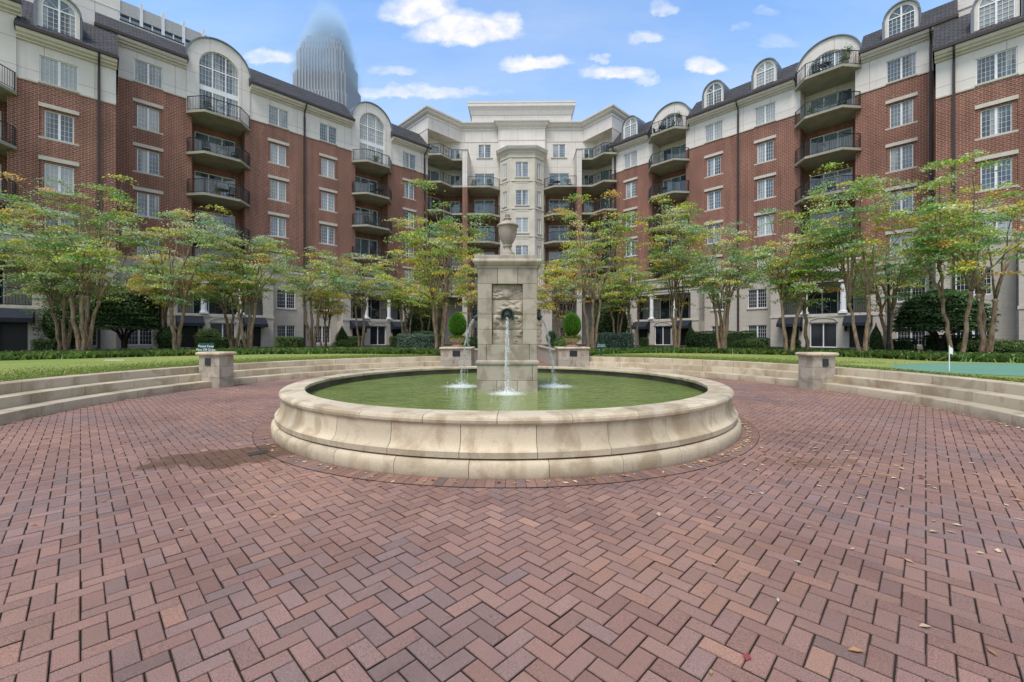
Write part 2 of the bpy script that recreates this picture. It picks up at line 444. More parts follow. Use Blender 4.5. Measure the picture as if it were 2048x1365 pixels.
STONE3 = m_stone('step_limestone', (0.420, 0.338, 0.228), (0.285, 0.212, 0.130), (0.50, 0.42, 0.30), 0.8, 0.5)
ROUGHST = m_stone('rough_hewn_stone', (0.33, 0.28, 0.215), (0.22, 0.172, 0.12), (0.42, 0.37, 0.29), 1.4, 0.5, 1.0)
JOINT = m_plain('dark_joint', (0.075, 0.058, 0.042), 0.9, 0.1)
PATINA = m_plain('bronze_patina', (0.045, 0.060, 0.050), 0.45, 0.5, 0.6, var=0.4, scale=20)
PLAQUE = m_plain('plaque', (0.016, 0.018, 0.024), 0.35, 0.5)
BARK = m_bark()
LEAF = m_attr('leaf', trans=0.42, spec=0.04)
NEEDLE = m_attr('needle', trans=0.2, spec=0.02)
BLADE = m_attr('blade', trans=0.3, spec=0.02)
FALLEN = m_attr('fallen_leaf', 0.7, 0.2)
PAVER = m_paver()
SAND = m_ground('joint_sand', (0.035, 0.026, 0.022), (0.055, 0.040, 0.033), (0.045, 0.04, 0.03), 2, 40, 0.3)
LAWN = m_ground('grass', (0.235, 0.315, 0.075), (0.370, 0.385, 0.130), (0.180, 0.250, 0.055), 0.35, 22, 0.9)
MULCH = m_ground('mulch', (0.045, 0.035, 0.024), (0.065, 0.05, 0.032), (0.035, 0.045, 0.015), 1.5, 20)
GREEN = m_ground('putting_turf', (0.125, 0.265, 0.185), (0.160, 0.300, 0.220), (0.11, 0.24, 0.165), 0.5, 60, 0.2)
SIGNG = m_plain('sign_green', (0.016, 0.060, 0.062), 0.5, 0.3)
GRASSB = m_attr('grass_blade', trans=0.3, spec=0.01)
LTRS = m_plain('sign_letters', (0.80, 0.82, 0.82), 0.5, 0.2, var=0.02)
TERRA = m_plain('bowl_stone', (0.36, 0.255, 0.18), 0.8, 0.2, var=0.25)
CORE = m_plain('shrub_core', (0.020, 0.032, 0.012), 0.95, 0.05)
SOIL = m_plain('soil', (0.04, 0.03, 0.02), 0.95, 0.05)

# ------------------------------------------------------------------ camera, light, sky
F = 845.0
CAMH = 1.5
cam = bpy.data.cameras.new('camera'); co = bpy.data.objects.new('camera', cam)
COL.objects.link(co)
co.location = (0, 0, CAMH); co.rotation_euler = (R_(90), 0, 0)
cam.sensor_width = 36; cam.lens = F / 2048 * 36; cam.shift_y = -7.5 / 2048
cam.clip_start = 0.05; cam.clip_end = 5000
S.camera = co

SUN_EL, SUN_AZ = R_(62), R_(205)       # azimuth measured clockwise from +Y
sun = bpy.data.lights.new('sun', 'SUN'); sun.energy = 1.5; sun.angle = R_(22); sun.color = (1.0, 0.94, 0.88)
so = bpy.data.objects.new('sun', sun); COL.objects.link(so)
sd = Vector((math.sin(SUN_AZ) * math.cos(SUN_EL), math.cos(SUN_AZ) * math.cos(SUN_EL), math.sin(SUN_EL)))
so.rotation_euler = sd.to_track_quat('Z', 'Y').to_euler(); so.location = sd * 60

def make_world():
    w = bpy.data.worlds.new('World'); S.world = w; w.use_nodes = True
    k = NT.__new__(NT); k.m = w; k.t = w.node_tree; k.t.nodes.clear()
    out = k.n('ShaderNodeOutputWorld')
    sky = k.n('ShaderNodeTexSky'); sky.sky_type = 'NISHITA'; sky.sun_disc = False
    sky.sun_elevation = SUN_EL; sky.sun_rotation = SUN_AZ; sky.air_density = 1.0; sky.dust_density = 0.2; sky.ozone_density = 2.5
    bg = k.n('ShaderNodeBackground'); k.l(k.mix(1.0, sky.outputs[0], (0.85, 1.0, 1.06), 'MULTIPLY'), bg.inputs[0]); bg.inputs[1].default_value = 0.15
    d = k.n('ShaderNodeTexCoord').outputs['Generated']
    s = k.n('ShaderNodeSeparateXYZ'); k.l(d, s.inputs[0])
    ys = k.math('MAXIMUM', k.math('ABSOLUTE', s.outputs[1]), 0.05)
    u = k.math('DIVIDE', s.outputs[0], ys); v = k.math('DIVIDE', s.outputs[2], ys)
    c = k.n('ShaderNodeCombineXYZ'); k.l(u, c.inputs[0]); k.l(v, c.inputs[1])
    cv = k.mapping(c.outputs[0], (1, 1.5, 1))
    n1 = k.noise(cv, 9.0, 7, 0.62, 0.25); n2 = k.noise(k.mapping(cv, (1, 1, 1), (5.2, 1.3, 0)), 9.0, 7, 0.62, 0.25)
    n3 = k.noise(k.mapping(cv, (1, 1, 1), (2.2, 8.3, 0)), 15.0, 8, 0.66, 0.3)
    uu = k.math('ADD', u, k.math('MULTIPLY', k.math('SUBTRACT', n1, 0.5), 0.13))
    vv = k.math('ADD', v, k.math('MULTIPLY', k.math('SUBTRACT', n2, 0.5), 0.07))
    clouds = [(840, 28, 85, 30, 1.0), (935, 68, 125, 32, 1.0), (1000, 62, 55, 30, .9), (1065, 130, 85, 15, 1.0), (1225, 150, 80, 15, .9), (1290, 164, 40, 10, .7),
              (1290, 80, 45, 14, .75), (1412, 140, 48, 15, .85), (1205, 117, 28, 9, .6), (1325, 22, 34, 13, .6), (830, 190, 150, 15, .8), (735, 186, 60, 12, .6),
              (785, 146, 60, 11, .55), (540, 124, 70, 17, .75), (660, 70, 40, 14, .4), (1480, 55, 30, 12, .35), (1560, 90, 60, 16, .4), (1530, 25, 30, 10, .35),
              (470, 118, 40, 12, .4), (965, 185, 110, 10, .35)]
    tot = None
    for (px, py, sx, sy, a) in clouds:
        cu, cw = (px - 1024) / F, (675 - py) / F
        dv = k.math('SUBTRACT', vv, cw)
        # flat undersides: squeeze below the cloud's middle
        dv = k.math('MAXIMUM', dv, k.math('MULTIPLY', dv, -1.9))
        e = k.math('ADD', k.math('POWER', k.math('DIVIDE', k.math('SUBTRACT', uu, cu), sx / F), 2.0), k.math('POWER', k.math('DIVIDE', dv, sy / F * 1.55), 2.0))
        b = k.math('MULTIPLY', k.math('SUBTRACT', 1.3, e, True), a)
        tot = b if tot is None else k.math('MAXIMUM', tot, b)
    front = k.math('GREATER_THAN', s.outputs[1], 0.06)
    f1 = k.math('MULTIPLY', k.ramp(k.math('MULTIPLY', tot, k.math('ADD', 0.05, k.math('MULTIPLY', n3, 1.75))), [(0.10, 0.0), (0.55, 0.5), (1.0, 0.95)]), front)
    # thin veil towards the horizon and unseen broken cloud added behind the camera for white light
    veil = k.math('MULTIPLY', k.ramp(k.noise(k.mapping(cv, (1, 2.2, 1), (1, 4, 0)), 2.2, 6, 0.6), [(0.38, 0.0), (0.8, 1.0)]), 0.24)
    back = k.math('MULTIPLY', k.math('SUBTRACT', 1.0, front), k.ramp(k.noise(d, 2.0, 6, 0.6), [(0.30, 0.35), (0.6, 1.0)]))
    low = k.math('MULTIPLY', k.math('SUBTRACT', 1.0, k.math('MULTIPLY', v, 1.15), True), 0.50)
    f = k.math('MAXIMUM', k.math('MAXIMUM', f1, k.math('ADD', veil, low)), back, True)
    ccol = k.mix(k.ramp(k.math('MULTIPLY', tot, k.math('ADD', 0.3, n3)), [(0.25, 0.0), (0.8, 1.0)]), (0.84, 0.90, 1.0), (1.0, 0.985, 0.975))
    bg2 = k.n('ShaderNodeBackground'); k.l(ccol, bg2.inputs[0]); bg2.inputs[1].default_value = 0.50
    mx = k.n('ShaderNodeMixShader'); k.l(f, mx.inputs[0]); k.l(bg.outputs[0], mx.inputs[1]); k.l(bg2.outputs[0], mx.inputs[2])
    k.l(mx.outputs[0], out.inputs[0])
make_world()
S.view_settings.view_transform = 'Standard'; S.view_settings.look = 'None'
S.view_settings.exposure = 1.05; S.view_settings.gamma = 1.0; S.view_settings.use_curve_mapping = False
S.cycles.max_bounces = 8; S.cycles.volume_bounces = 4; S.cycles.diffuse_bounces = 3; S.cycles.transparent_max_bounces = 12
S.cycles.use_denoising = True

def pxw(px, Y): return (px - 1024) / F * Y
def zpy(py, Y): return CAMH + (675 - py) / F * Y
# ------------------------------------------------------------------ ground, plaza, steps
FC = (-0.09, 8.64)          # fountain centre
PC = (-0.10, 10.27)         # centre of the round plaza
R1, R2, R3, R4 = 9.15, 9.56, 9.97, 10.42
AX = R_(0.8)

def pol(c, r, deg): return (c[0] + r * math.cos(R_(deg)), c[1] + r * math.sin(R_(deg)))

def build_ground():
    mb = MB(); mb.poly((-2500, -2500, -0.35), (2500, -2500, -0.35), (2500, 2500, -0.35), (-2500, 2500, -0.35))
    tag(mb.build('ground', MULCH), kind='structure')
    mb = MB(); mb.poly((-12, -40, -0.012), (12, -40, -0.012), (12, 52, -0.012), (-12, 52, -0.012))
    tag(mb.build('plaza_bed', SAND), kind='structure')

def build_pavers():
    rng = np.random.default_rng(3)
    w = 0.1; th = R_(44.4)
    d1 = np.array([math.sin(th), math.cos(th)])          # towards far right
    th2 = th - R_(90)
    d2 = np.array([math.sin(th2), math.cos(th2)])        # towards far left
    N = 330
    I, J = np.meshgrid(np.arange(-N, N), np.arange(-N // 2, N // 2), indexing='ij')
    I = I.ravel(); J = J.ravel()
    cells = []
    for (ox, oy, sx, sy) in ((0, 0, 2, 1), (3, 0, 1, 2)):
        a0 = (I + 2 * J + ox) * w; b0 = (I - 2 * J + oy) * w
        cells.append(np.stack([a0, b0, np.full(a0.shape, sx * w), np.full(a0.shape, sy * w)], 1))
    C = np.concatenate(cells)
    cen = (C[:, 0] + C[:, 2] / 2)[:, None] * d1 + (C[:, 1] + C[:, 3] / 2)[:, None] * d2
    r = np.hypot(cen[:, 0] - PC[0], cen[:, 1] - PC[1]); rf = np.hypot(cen[:, 0] - FC[0], cen[:, 1] - FC[1])
    keep = ((r < R1 + 0.1) | ((np.abs(cen[:, 0]) < 7.6) & (cen[:, 1] < 5) & (cen[:, 1] > -1.5)) | ((np.abs(cen[:, 0] - 0.3) < 1.75) & (cen[:, 1] > 15) & (cen[:, 1] < 46))) & (rf > 4.34)
    C = C[keep]; cen = cen[keep]; n = len(C)
    g = 0.0029; ch = 0.0042
    jit = rng.normal(0, 0.0011, (n, 2))
    a0, b0 = C[:, 0] + g + jit[:, 0], C[:, 1] + g + jit[:, 1]
    a1, b1 = C[:, 0] + C[:, 2] - g + jit[:, 0], C[:, 1] + C[:, 3] - g + jit[:, 1]
    def P(a, b, z): 
        xy = a[:, None] * d1 + b[:, None] * d2
        return np.concatenate([xy, z[:, None]], 1)
    z = rng.normal(0, 0.0008, n); tx = rng.normal(0, 0.006, n); ty = rng.normal(0, 0.006, n)
    lowz = np.full(n, -0.012)
    o = [P(a, b, lowz) for a, b in ((a0, b0), (a1, b0), (a1, b1), (a0, b1))]
    mz = z - ch * 0.8
    def tz(a, b, base): return base + (a - (a0 + a1) / 2) * tx + (b - (b0 + b1) / 2) * ty
    m = [P(a, b, tz(a, b, mz)) for a, b in ((a0, b0), (a1, b0), (a1, b1), (a0, b1))]
    t = [P(a, b, tz(a, b, z)) for a, b in ((a0 + ch, b0 + ch), (a1 - ch, b0 + ch), (a1 - ch, b1 - ch), (a0 + ch, b1 - ch))]
    quads = [np.stack(t, 1)]
    for i in range(4):
        j = (i + 1) % 4
        quads.append(np.stack([m[i], m[j], t[j], t[i]], 1))
        quads.append(np.stack([o[i], o[j], m[j], m[i]], 1))
    pal = np.array([(0.312, 0.186, 0.153), (0.290, 0.175, 0.150), (0.330, 0.195, 0.155), (0.272, 0.173, 0.154), (0.352, 0.200, 0.150), (0.293, 0.167, 0.137), (0.245, 0.165, 0.154)]) * np.array([1.0, 0.985, 0.93])
    # colours drift in patches, as when pallets are laid one after another
    ph = np.sin(cen[:, 0] * 1.7 + 1.1 * np.sin(cen[:, 1] * 1.3)) + np.sin(cen[:, 1] * 2.3 + cen[:, 0] * 0.9) + rng.normal(0, .95, n)
    idx = np.clip(((ph + 3.2) / 6.4 * 7).astype(int), 0, 6)
    order = np.array([6, 3, 1, 5, 0, 2, 4])
    col = pal[order[idx]] * (1 + rng.normal(0, 0.07, (n, 1)))
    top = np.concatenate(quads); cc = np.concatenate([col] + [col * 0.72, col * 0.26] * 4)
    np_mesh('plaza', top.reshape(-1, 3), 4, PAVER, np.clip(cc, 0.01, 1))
    tag(bpy.data.objects['plaza'], kind='structure')
    # soldier course hugging the basin
    mb = []
    cl = []
    K = int(2 * PI * 4.33 / 0.104)
    for i in range(K):
        a, b = 2 * PI * i / K, 2 * PI * (i + 0.955) / K
        rr = ((4.17, 4.445))
        p = [(FC[0] + r_ * math.cos(q), FC[1] + r_ * math.sin(q), 0.006) for r_, q in ((rr[0], a), (rr[1] - 0.006, a), (rr[1] - 0.006, b), (rr[0], b))]
        mb.append(p); q = pal[rng.integers(0, 7)] * (0.88 + rng.normal(0, 0.08)); cl.append(q)
    np_mesh('basin_border', np.array(mb), 4, PAVER, np.clip(np.array(cl), 0.01, 1)); tag(bpy.data.objects['basin_border'], kind='structure')
    m2 = MB(); m2.lathe([(4.10, 0.0035), (4.447, 0.0035)], 128, c=FC)
    tag(m2.build('border_joint', SAND), kind='structure')

def step_run(name, label, a0, a1, group='curved stone seat walls round the plaza'):
    mid = pol(PC, R1, (a0 + a1) / 2)
    root = empty(name, T(mid[0], mid[1], 0), label=label, cat='seat wall', group=group)
    for (ri, ro, z0, z1, off) in ((R1, R2 + 0.1, -0.02, 0.19, 0.0), (R2, R3 + 0.1, 0.1, 0.395, 0.4), (R3, R4, 0.25, 0.60, 0.15)):
        mb = MB()
        L = R_(a1 - a0); n = max(2, round(L * ri / 1.22))
        e = [R_(a0)]
        for i in range(1, n): e.append(R_(a0) + L * (i - off * 0.7 if off else i) / n)
        e.append(R_(a1))
        for i in range(n):
            g = 0.0055 / ri
            prof = [(ri + 0.004, z0), (ri, z1 - 0.018), (ri + 0.006, z1 - 0.005), (ri + 0.02, z1), (ro, z1), (ro, z0)]
            mb.lathe(prof, max(3, int((e[i + 1] - e[i]) * ri / 0.3)), e[i] + g, e[i + 1] - g, c=PC, caps=True)
        o = mb.build('step', STONE3, root)
        smooth_angle(o, 30)
        jb = MB(); jb.lathe([(ri + 0.012, z0), (ri + 0.012, z1 - 0.012), (ro - 0.01, z1 - 0.012)], 40, R_(a0) + 0.002, R_(a1) - 0.002, c=PC)
        jb.build('joint_mortar', JOINT, o)
    return root

def stone_box(mb, w, d, z0, z1, courses, split=0.5):
    """coursed ashlar block, w along x, d along y, with open joints"""
    g = 0.003; hz = (z1 - z0) / courses
    for k in range(courses):
        za, zb = z0 + k * hz + g * 0.5, z0 + (k + 1) * hz - g * 0.5
        s = (split if k % 2 == 0 else 1 - split) * w - w / 2
        if 0.1 < split < 0.9:
            mb.box(-w / 2, s - g, -d / 2, d / 2, za, zb); mb.box(s + g, w / 2, -d / 2, d / 2, za, zb)
        else: mb.box(-w / 2, w / 2, -d / 2, d / 2, za, zb)

def cap_stone(mb, w, d, z, h):
    pr = [(0.0, 0), (0.030, 0.15), (0.045, 0.5), (0.030, 0.85), (0.0, 1.0)]
    rings = []
    for o_, q in pr:
        x, y = w / 2 - 0.045 + o_, d / 2 - 0.045 + o_
        c = 0.02
        rings.append([(-x + c, -y, z + h * q), (x - c, -y, z + h * q), (x, -y + c, z + h * q), (x, y - c, z + h * q), (x - c, y, z + h * q), (-x + c, y, z + h * q), (-x, y - c, z + h * q), (-x, -y + c, z + h * q)])
    n = 8; P = [p for r in rings for p in r]
    Fc = [tuple(range(n - 1, -1, -1)), tuple(range(4 * n, 5 * n))]
    for i in range(4):
        for k in range(n): Fc.append((i * n + k, i * n + (k + 1) % n, (i + 1) * n + (k + 1) % n, (i + 1) * n + k))
    mb.add(P, Fc)

def pillar(name, label, deg, L=0.80, w=0.47, group='stone end pillars of the seat walls'):
    """long side radial; local x = radial outward"""
    p = pol(PC, R1 - 0.31 + L / 2, deg)
    M = T(p[0], p[1], 0) @ RZ(R_(deg))
    root = empty(name, M, label=label, cat='pillar', group=group)
    mb = MB(); stone_box(mb, L, w, -0.02, 0.95, 3, 0.42); mb.build('shaft', STONE2, root, M, bevel=0.008)
    mb = MB(); mb.box(-L / 2 + 0.012, L / 2 - 0.012, -w / 2 + 0.012, w / 2 - 0.012, 0, 0.94); mb.build('joint_mortar', JOINT, root, M)
    mb = MB(); cap_stone(mb, L + 0.15, w + 0.15, 0.951, 0.11); o = mb.build('capstone', STONE, root, M); smooth_angle(o, 50)
    sgn = -1 if math.cos(R_(deg)) > 0 else 1   # the long face that looks towards the camera
    mb = MB(); y = sgn * w / 2
    mb.box(-0.06, 0.14, min(y, y + sgn * 0.02), max(y, y + sgn * 0.02), 0.66, 0.88); mb.build('plaque', PLAQUE, root, M, bevel=0.004)
    return root

# lawn and planting beds
LBED = [(-60, 2), (-26, 11.5), (-20, 16.3), (-16.3, 20.6), (-13, 22.6), (-9, 23.3), (-5.2, 22.4), (-3.6, 21.0)]
RBED = [(3.7, 21.0), (5.0, 22.8), (8.0, 24.6), (11.5, 23.6), (14.6, 21.0), (15.8, 18.4), (16.2, 16.2), (18.6, 14.6), (26, 10.5), (60, 1)]
LBACK = [(-75, 14), (-40, 12), (-30.2, 18.5), (-25.6, 23.8), (-20.5, 30.5), (-15, 38), (-9, 45.5), (-1.7, 48.6)]
RBACK = [(2.4, 48.6), (7, 46.6), (12, 43), (17.5, 37.2), (21.5, 33), (24.5, 27.8), (28.5, 24), (33, 18), (45, 10), (75, 4)]

def build_lawn():
    z = 0.588
    mb = MB()
    def strip(a, b, za, zb):
        n = len(a)
        for i in range(n - 1): mb.poly((a[i][0], a[i][1], za), (a[i + 1][0], a[i + 1][1], za), (b[i + 1][0], b[i + 1][1], zb), (b[i][0], b[i][1], zb))
    def arc(a0, a1, n): return [pol(PC, R4 - 0.02, a0 + (a1 - a0) * i / n) for i in range(n + 1)]
    # left: from behind the planter round to the camera side, out to the bed and far away
    inner = arc(225, 108, 7); inner = [(-7.4, -40)] + inner
    outer = [(-2400, -1200)] + LBED
    inner2 = inner[:]
    while len(inner2) < len(outer): inner2.append(inner2[-1])
    strip(outer, inner2[:len(outer)], z, z)
    inner = arc(69, -45, 9); inner = inner + [(7.4, -40)]
    outer = RBED + [(2400, -1200)]
    strip(inner[:len(outer)], outer, z, z)
    tag(mb.build('lawn', LAWN), kind='structure')
    mb = MB()
    for a, b in ((LBED, LBACK), (RBED, RBACK)):
        n = min(len(a), len(b))
        a2 = a; b2 = b
        if a is RBED: b2 = RBACK
        for i in range(n - 1):
            mb.poly((a2[i][0], a2[i][1], 0.575), (a2[i + 1][0], a2[i + 1][1], 0.575), (b2[i + 1][0], b2[i + 1][1], 0.76), (b2[i][0], b2[i][1], 0.76))
    tag(mb.build('planting_bed', MULCH), kind='structure')
    mb = MB(); z = 0.594
    pg = [(11.5, 13.0), (13.2, 14.2), (15.3, 15.1), (18.4, 14.2), (24, 10.8), (30, 7.5), (27, 5.5), (17, 8.0), (13.2, 9.1), (11.2, 10.3), (10.9, 11.8)]
    # rounded outline
    P = []
    for i in range(len(pg)):
        a, b, c = pg[i - 1], pg[i], pg[(i + 1) % len(pg)]
        for t in (0.0, 0.25, 0.5, 0.75):
            m1 = ((a[0] + b[0]) / 2, (a[1] + b[1]) / 2); m2 = ((b[0] + c[0]) / 2, (b[1] + c[1]) / 2)
            P.append(((1 - t) ** 2 * m1[0] + 2 * t * (1 - t) * b[0] + t * t * m2[0], (1 - t) ** 2 * m1[1] + 2 * t * (1 - t) * b[1] + t * t * m2[1], z))
    mb.poly(*P)
    tag(mb.build('putting_green', GREEN), kind='structure')

def flat_blades(pos, hgt, wid, rng, lean, cols, name, mat, parent=None, nrm=None):
    n = len(pos); az = rng.uniform(0, 2 * PI, n)
    d = np.stack([np.cos(az), np.sin(az), np.zeros(n)], 1); s = np.stack([-np.sin(az), np.cos(az), np.zeros(n)], 1)
    w = wid * rng.uniform(0.7, 1.3, n)[:, None]; h = (hgt * rng.uniform(0.6, 1.25, n))[:, None]
    L = (lean * rng.uniform(0.2, 1.4, n))[:, None]
    up = np.array([0, 0, 1.0])
    p0 = pos - s * w / 2; p1 = pos + s * w / 2
    mid = pos + up * h * 0.75 + d * L * 0.45; tip = pos + up * h * 0.8 + d * L
    V = np.stack([p0, p1, mid + s * w * 0.45, tip, mid - s * w * 0.45], 1)
    return np_mesh(name, V.reshape(-1, 3), 5, mat, cols, parent)

def build_groundcover():
    rng = np.random.default_rng(11)
    pos = []
    for bed, back in ((LBED, LBACK), (RBED, RBACK)):
        n = min(len(bed), len(back))
        for i in range(n - 1):
            a, b = np.array(bed[i]), np.array(bed[i + 1]); c, d = np.array(back[i]), np.array(back[i + 1])
            if min(abs(a[0]), abs(b[0])) > 27: continue
            L = np.linalg.norm(b - a); W = np.linalg.norm((c + d) / 2 - (a + b) / 2)
            m = int(L * 640)
            t = rng.uniform(0, 1, m); q = np.abs(rng.normal(0, 1.0, m)) * 1.5 + rng.uniform(0, 0.25, m)
            q = np.minimum(q + 0.1 * np.sin(t * L * 2.0), 5) / W
            p = (a + (b - a) * t[:, None]) * (1 - q[:, None]) + (c + (d - c) * t[:, None]) * q[:, None]
            z = 0.585 + 0.18 * q
            pos.append(np.concatenate([p, z[:, None]], 1))
    pos = np.concatenate(pos); n = len(pos)
    base = np.array([(0.170, 0.310, 0.090), (0.215, 0.370, 0.12), (0.120, 0.225, 0.070), (0.30, 0.41, 0.13), (0.40, 0.44, 0.12)])
    ph = np.sin(pos[:, 0] * 1.1) + np.sin(pos[:, 1] * 1.7 + pos[:, 0])
    idx = np.clip(rng.choice(5, n, p=[.36, .26, .2, .13, .05]) + (ph > 1.2), 0, 4)
    col = base[idx] * rng.uniform(0.7, 1.3, (n, 1))
    flat_blades(pos, 0.30, 0.05, rng, 0.30, col, 'ground_cover', BLADE)
    tag(bpy.data.objects['ground_cover'], 'dark green grassy ground cover along the edge of the lawn', 'ground cover', kind='stuff')

def build_fallen():
    rng = np.random.default_rng(21)
    P = []
    def add(n, fx, fy, z=0.008): P.append(np.stack([fx(n), fy(n), np.full(n, z)], 1))
    add(170, lambda n: rng.uniform(-8.5, 8.5, n), lambda n: rng.uniform(1.4, 7.5, n))
    add(90, lambda n: rng.normal(3.6, 0.8, n), lambda n: rng.normal(5.1, 0.5, n))
    add(70, lambda n: rng.normal(4.0, 1.6, n), lambda n: rng.normal(4.0, 0.9, n))
    # swept against the basin and the foot of the steps
    for n, r, sg, a0, a1, c in ((200, 4.27, 0.05, -62, -8, FC), (60, 4.27, 0.05, -150, -70, FC), (230, R1 - 0.06, 0.05, -38, 11, PC), (110, R1 - 0.06, 0.05, 168, 215, PC)):
        a = np.radians(rng.uniform(a0, a1, n)); rr = r + (np.abs(rng.normal(0, sg, n)) if c is FC else -np.abs(rng.normal(0, sg, n)))
        P.append(np.stack([c[0] + rr * np.cos(a), c[1] + rr * np.sin(a), np.full(n, 0.012)], 1))
    add(60, lambda n: rng.uniform(3.8, 9, n), lambda n: rng.uniform(19.8, 22.5, n), 0.596)
    add(60, lambda n: rng.uniform(9.5, 16, n), lambda n: rng.uniform(10, 18, n), 0.600)
    pos = np.concatenate(P)
    d = np.hypot(pos[:, 0] - FC[0], pos[:, 1] - FC[1]); pos = pos[d > 4.22]
    n = len(pos)
    az = rng.uniform(0, 2 * PI, n); L = rng.uniform(0.016, 0.040, n)[:, None]; W = L * rng.uniform(0.3, 0.62, (n, 1))
    d = np.stack([np.cos(az), np.sin(az), np.zeros(n)], 1); s = np.stack([-np.sin(az), np.cos(az), np.zeros(n)], 1); up = np.array([0, 0, 1.0])
    c1 = rng.uniform(0.05, 0.55, (n, 1)) * W; tw = rng.uniform(-0.2, 0.5, (n, 1)) * W
    A = pos - d * L; B = pos + s * W + up * c1; Cc = pos + d * L + up * tw; D = pos - s * W + up * c1 * 0.6
    V = np.concatenate([np.stack([A, pos + d * L * 0.1, B], 1), np.stack([pos + d * L * 0.1, Cc, B], 1), np.stack([A, D, pos + d * L * 0.1], 1), np.stack([pos + d * L * 0.1, D, Cc], 1)])
    pal = np.array([(0.52, 0.40, 0.26), (0.46, 0.30, 0.17), (0.38, 0.20, 0.10), (0.26, 0.11, 0.06), (0.58, 0.47, 0.33), (0.24, 0.05, 0.05)])
    c = pal[rng.choice(6, n, p=[.3, .22, .2, .1, .15, .03])] * rng.uniform(0.7, 1.15, (n, 1))
    np_mesh('fallen_leaves', V.reshape(-1, 3), 3, FALLEN, np.concatenate([c] * 4))
    tag(bpy.data.objects['fallen_leaves'], 'dry yellow and brown leaves scattered over the brick paving', 'leaves', kind='stuff')

def build_grass():
    rng = np.random.default_rng(31)
    P = []
    for a0, a1, n in ((109, 226, 26000), (-45, 68, 26000)):
        a = np.radians(rng.uniform(a0, a1, n)); rr = R4 - .03 + np.abs(rng.normal(0, 1, n)) * 1.6
        P.append(np.stack([PC[0] + rr * np.cos(a), PC[1] + rr * np.sin(a), np.full(n, .586)], 1))
    for a0, a1, n in ((109, 226, 5000), (-45, 68, 5000)):
        a = np.radians(rng.uniform(a0, a1, n)); rr = R4 - .03 + np.abs(rng.normal(0, .05, n))
        P.append(np.stack([PC[0] + rr * np.cos(a), PC[1] + rr * np.sin(a), np.full(n, .586)], 1))
    pos = np.concatenate(P)
    pos = pos[~((pos[:, 0] > 10.9) & (pos[:, 1] < 14.5) & (pos[:, 1] > 5))]
    n = len(pos); base = np.array([(.23, .32, .075), (.32, .38, .11), (.40, .42, .17), (.18, .26, .055)])
    col = base[rng.choice(4, n, p=[.4, .28, .14, .18])] * rng.uniform(.75, 1.25, (n, 1))
    flat_blades(pos, 0.045, 0.012, rng, 0.04, col, 'grass_blades', GRASSB)
    tag(bpy.data.objects['grass_blades'], 'short pale green lawn grass behind the stone steps', 'grass', kind='stuff')

build_grass(); build_ground(); build_pavers(); build_lawn(); build_groundcover(); build_fallen()
step_run('seat_wall', 'curved stone seat steps left of the fountain, near the camera', 163.92, 224)
step_run('seat_wall', 'curved stone seat steps behind the fountain on the left, up to the topiary pillar', 108.6, 163.88)
step_run('seat_wall', 'curved stone seat steps behind the fountain on the right, up to the topiary pillar', 66.2, 15.4 + 0.0) if False else step_run('seat_wall', 'curved stone seat steps behind the fountain on the right, up to the topiary pillar', 13.02, 68.7)
step_run('seat_wall', 'curved stone seat steps beside the putting green, right edge of the plaza', -44, 12.98)
pillar('end_pillar', 'short stone pillar with dark plaque at the left lawn steps', 163.9)
pillar('end_pillar', 'short stone pillar with dark plaque at the steps by the putting green', 13.0)

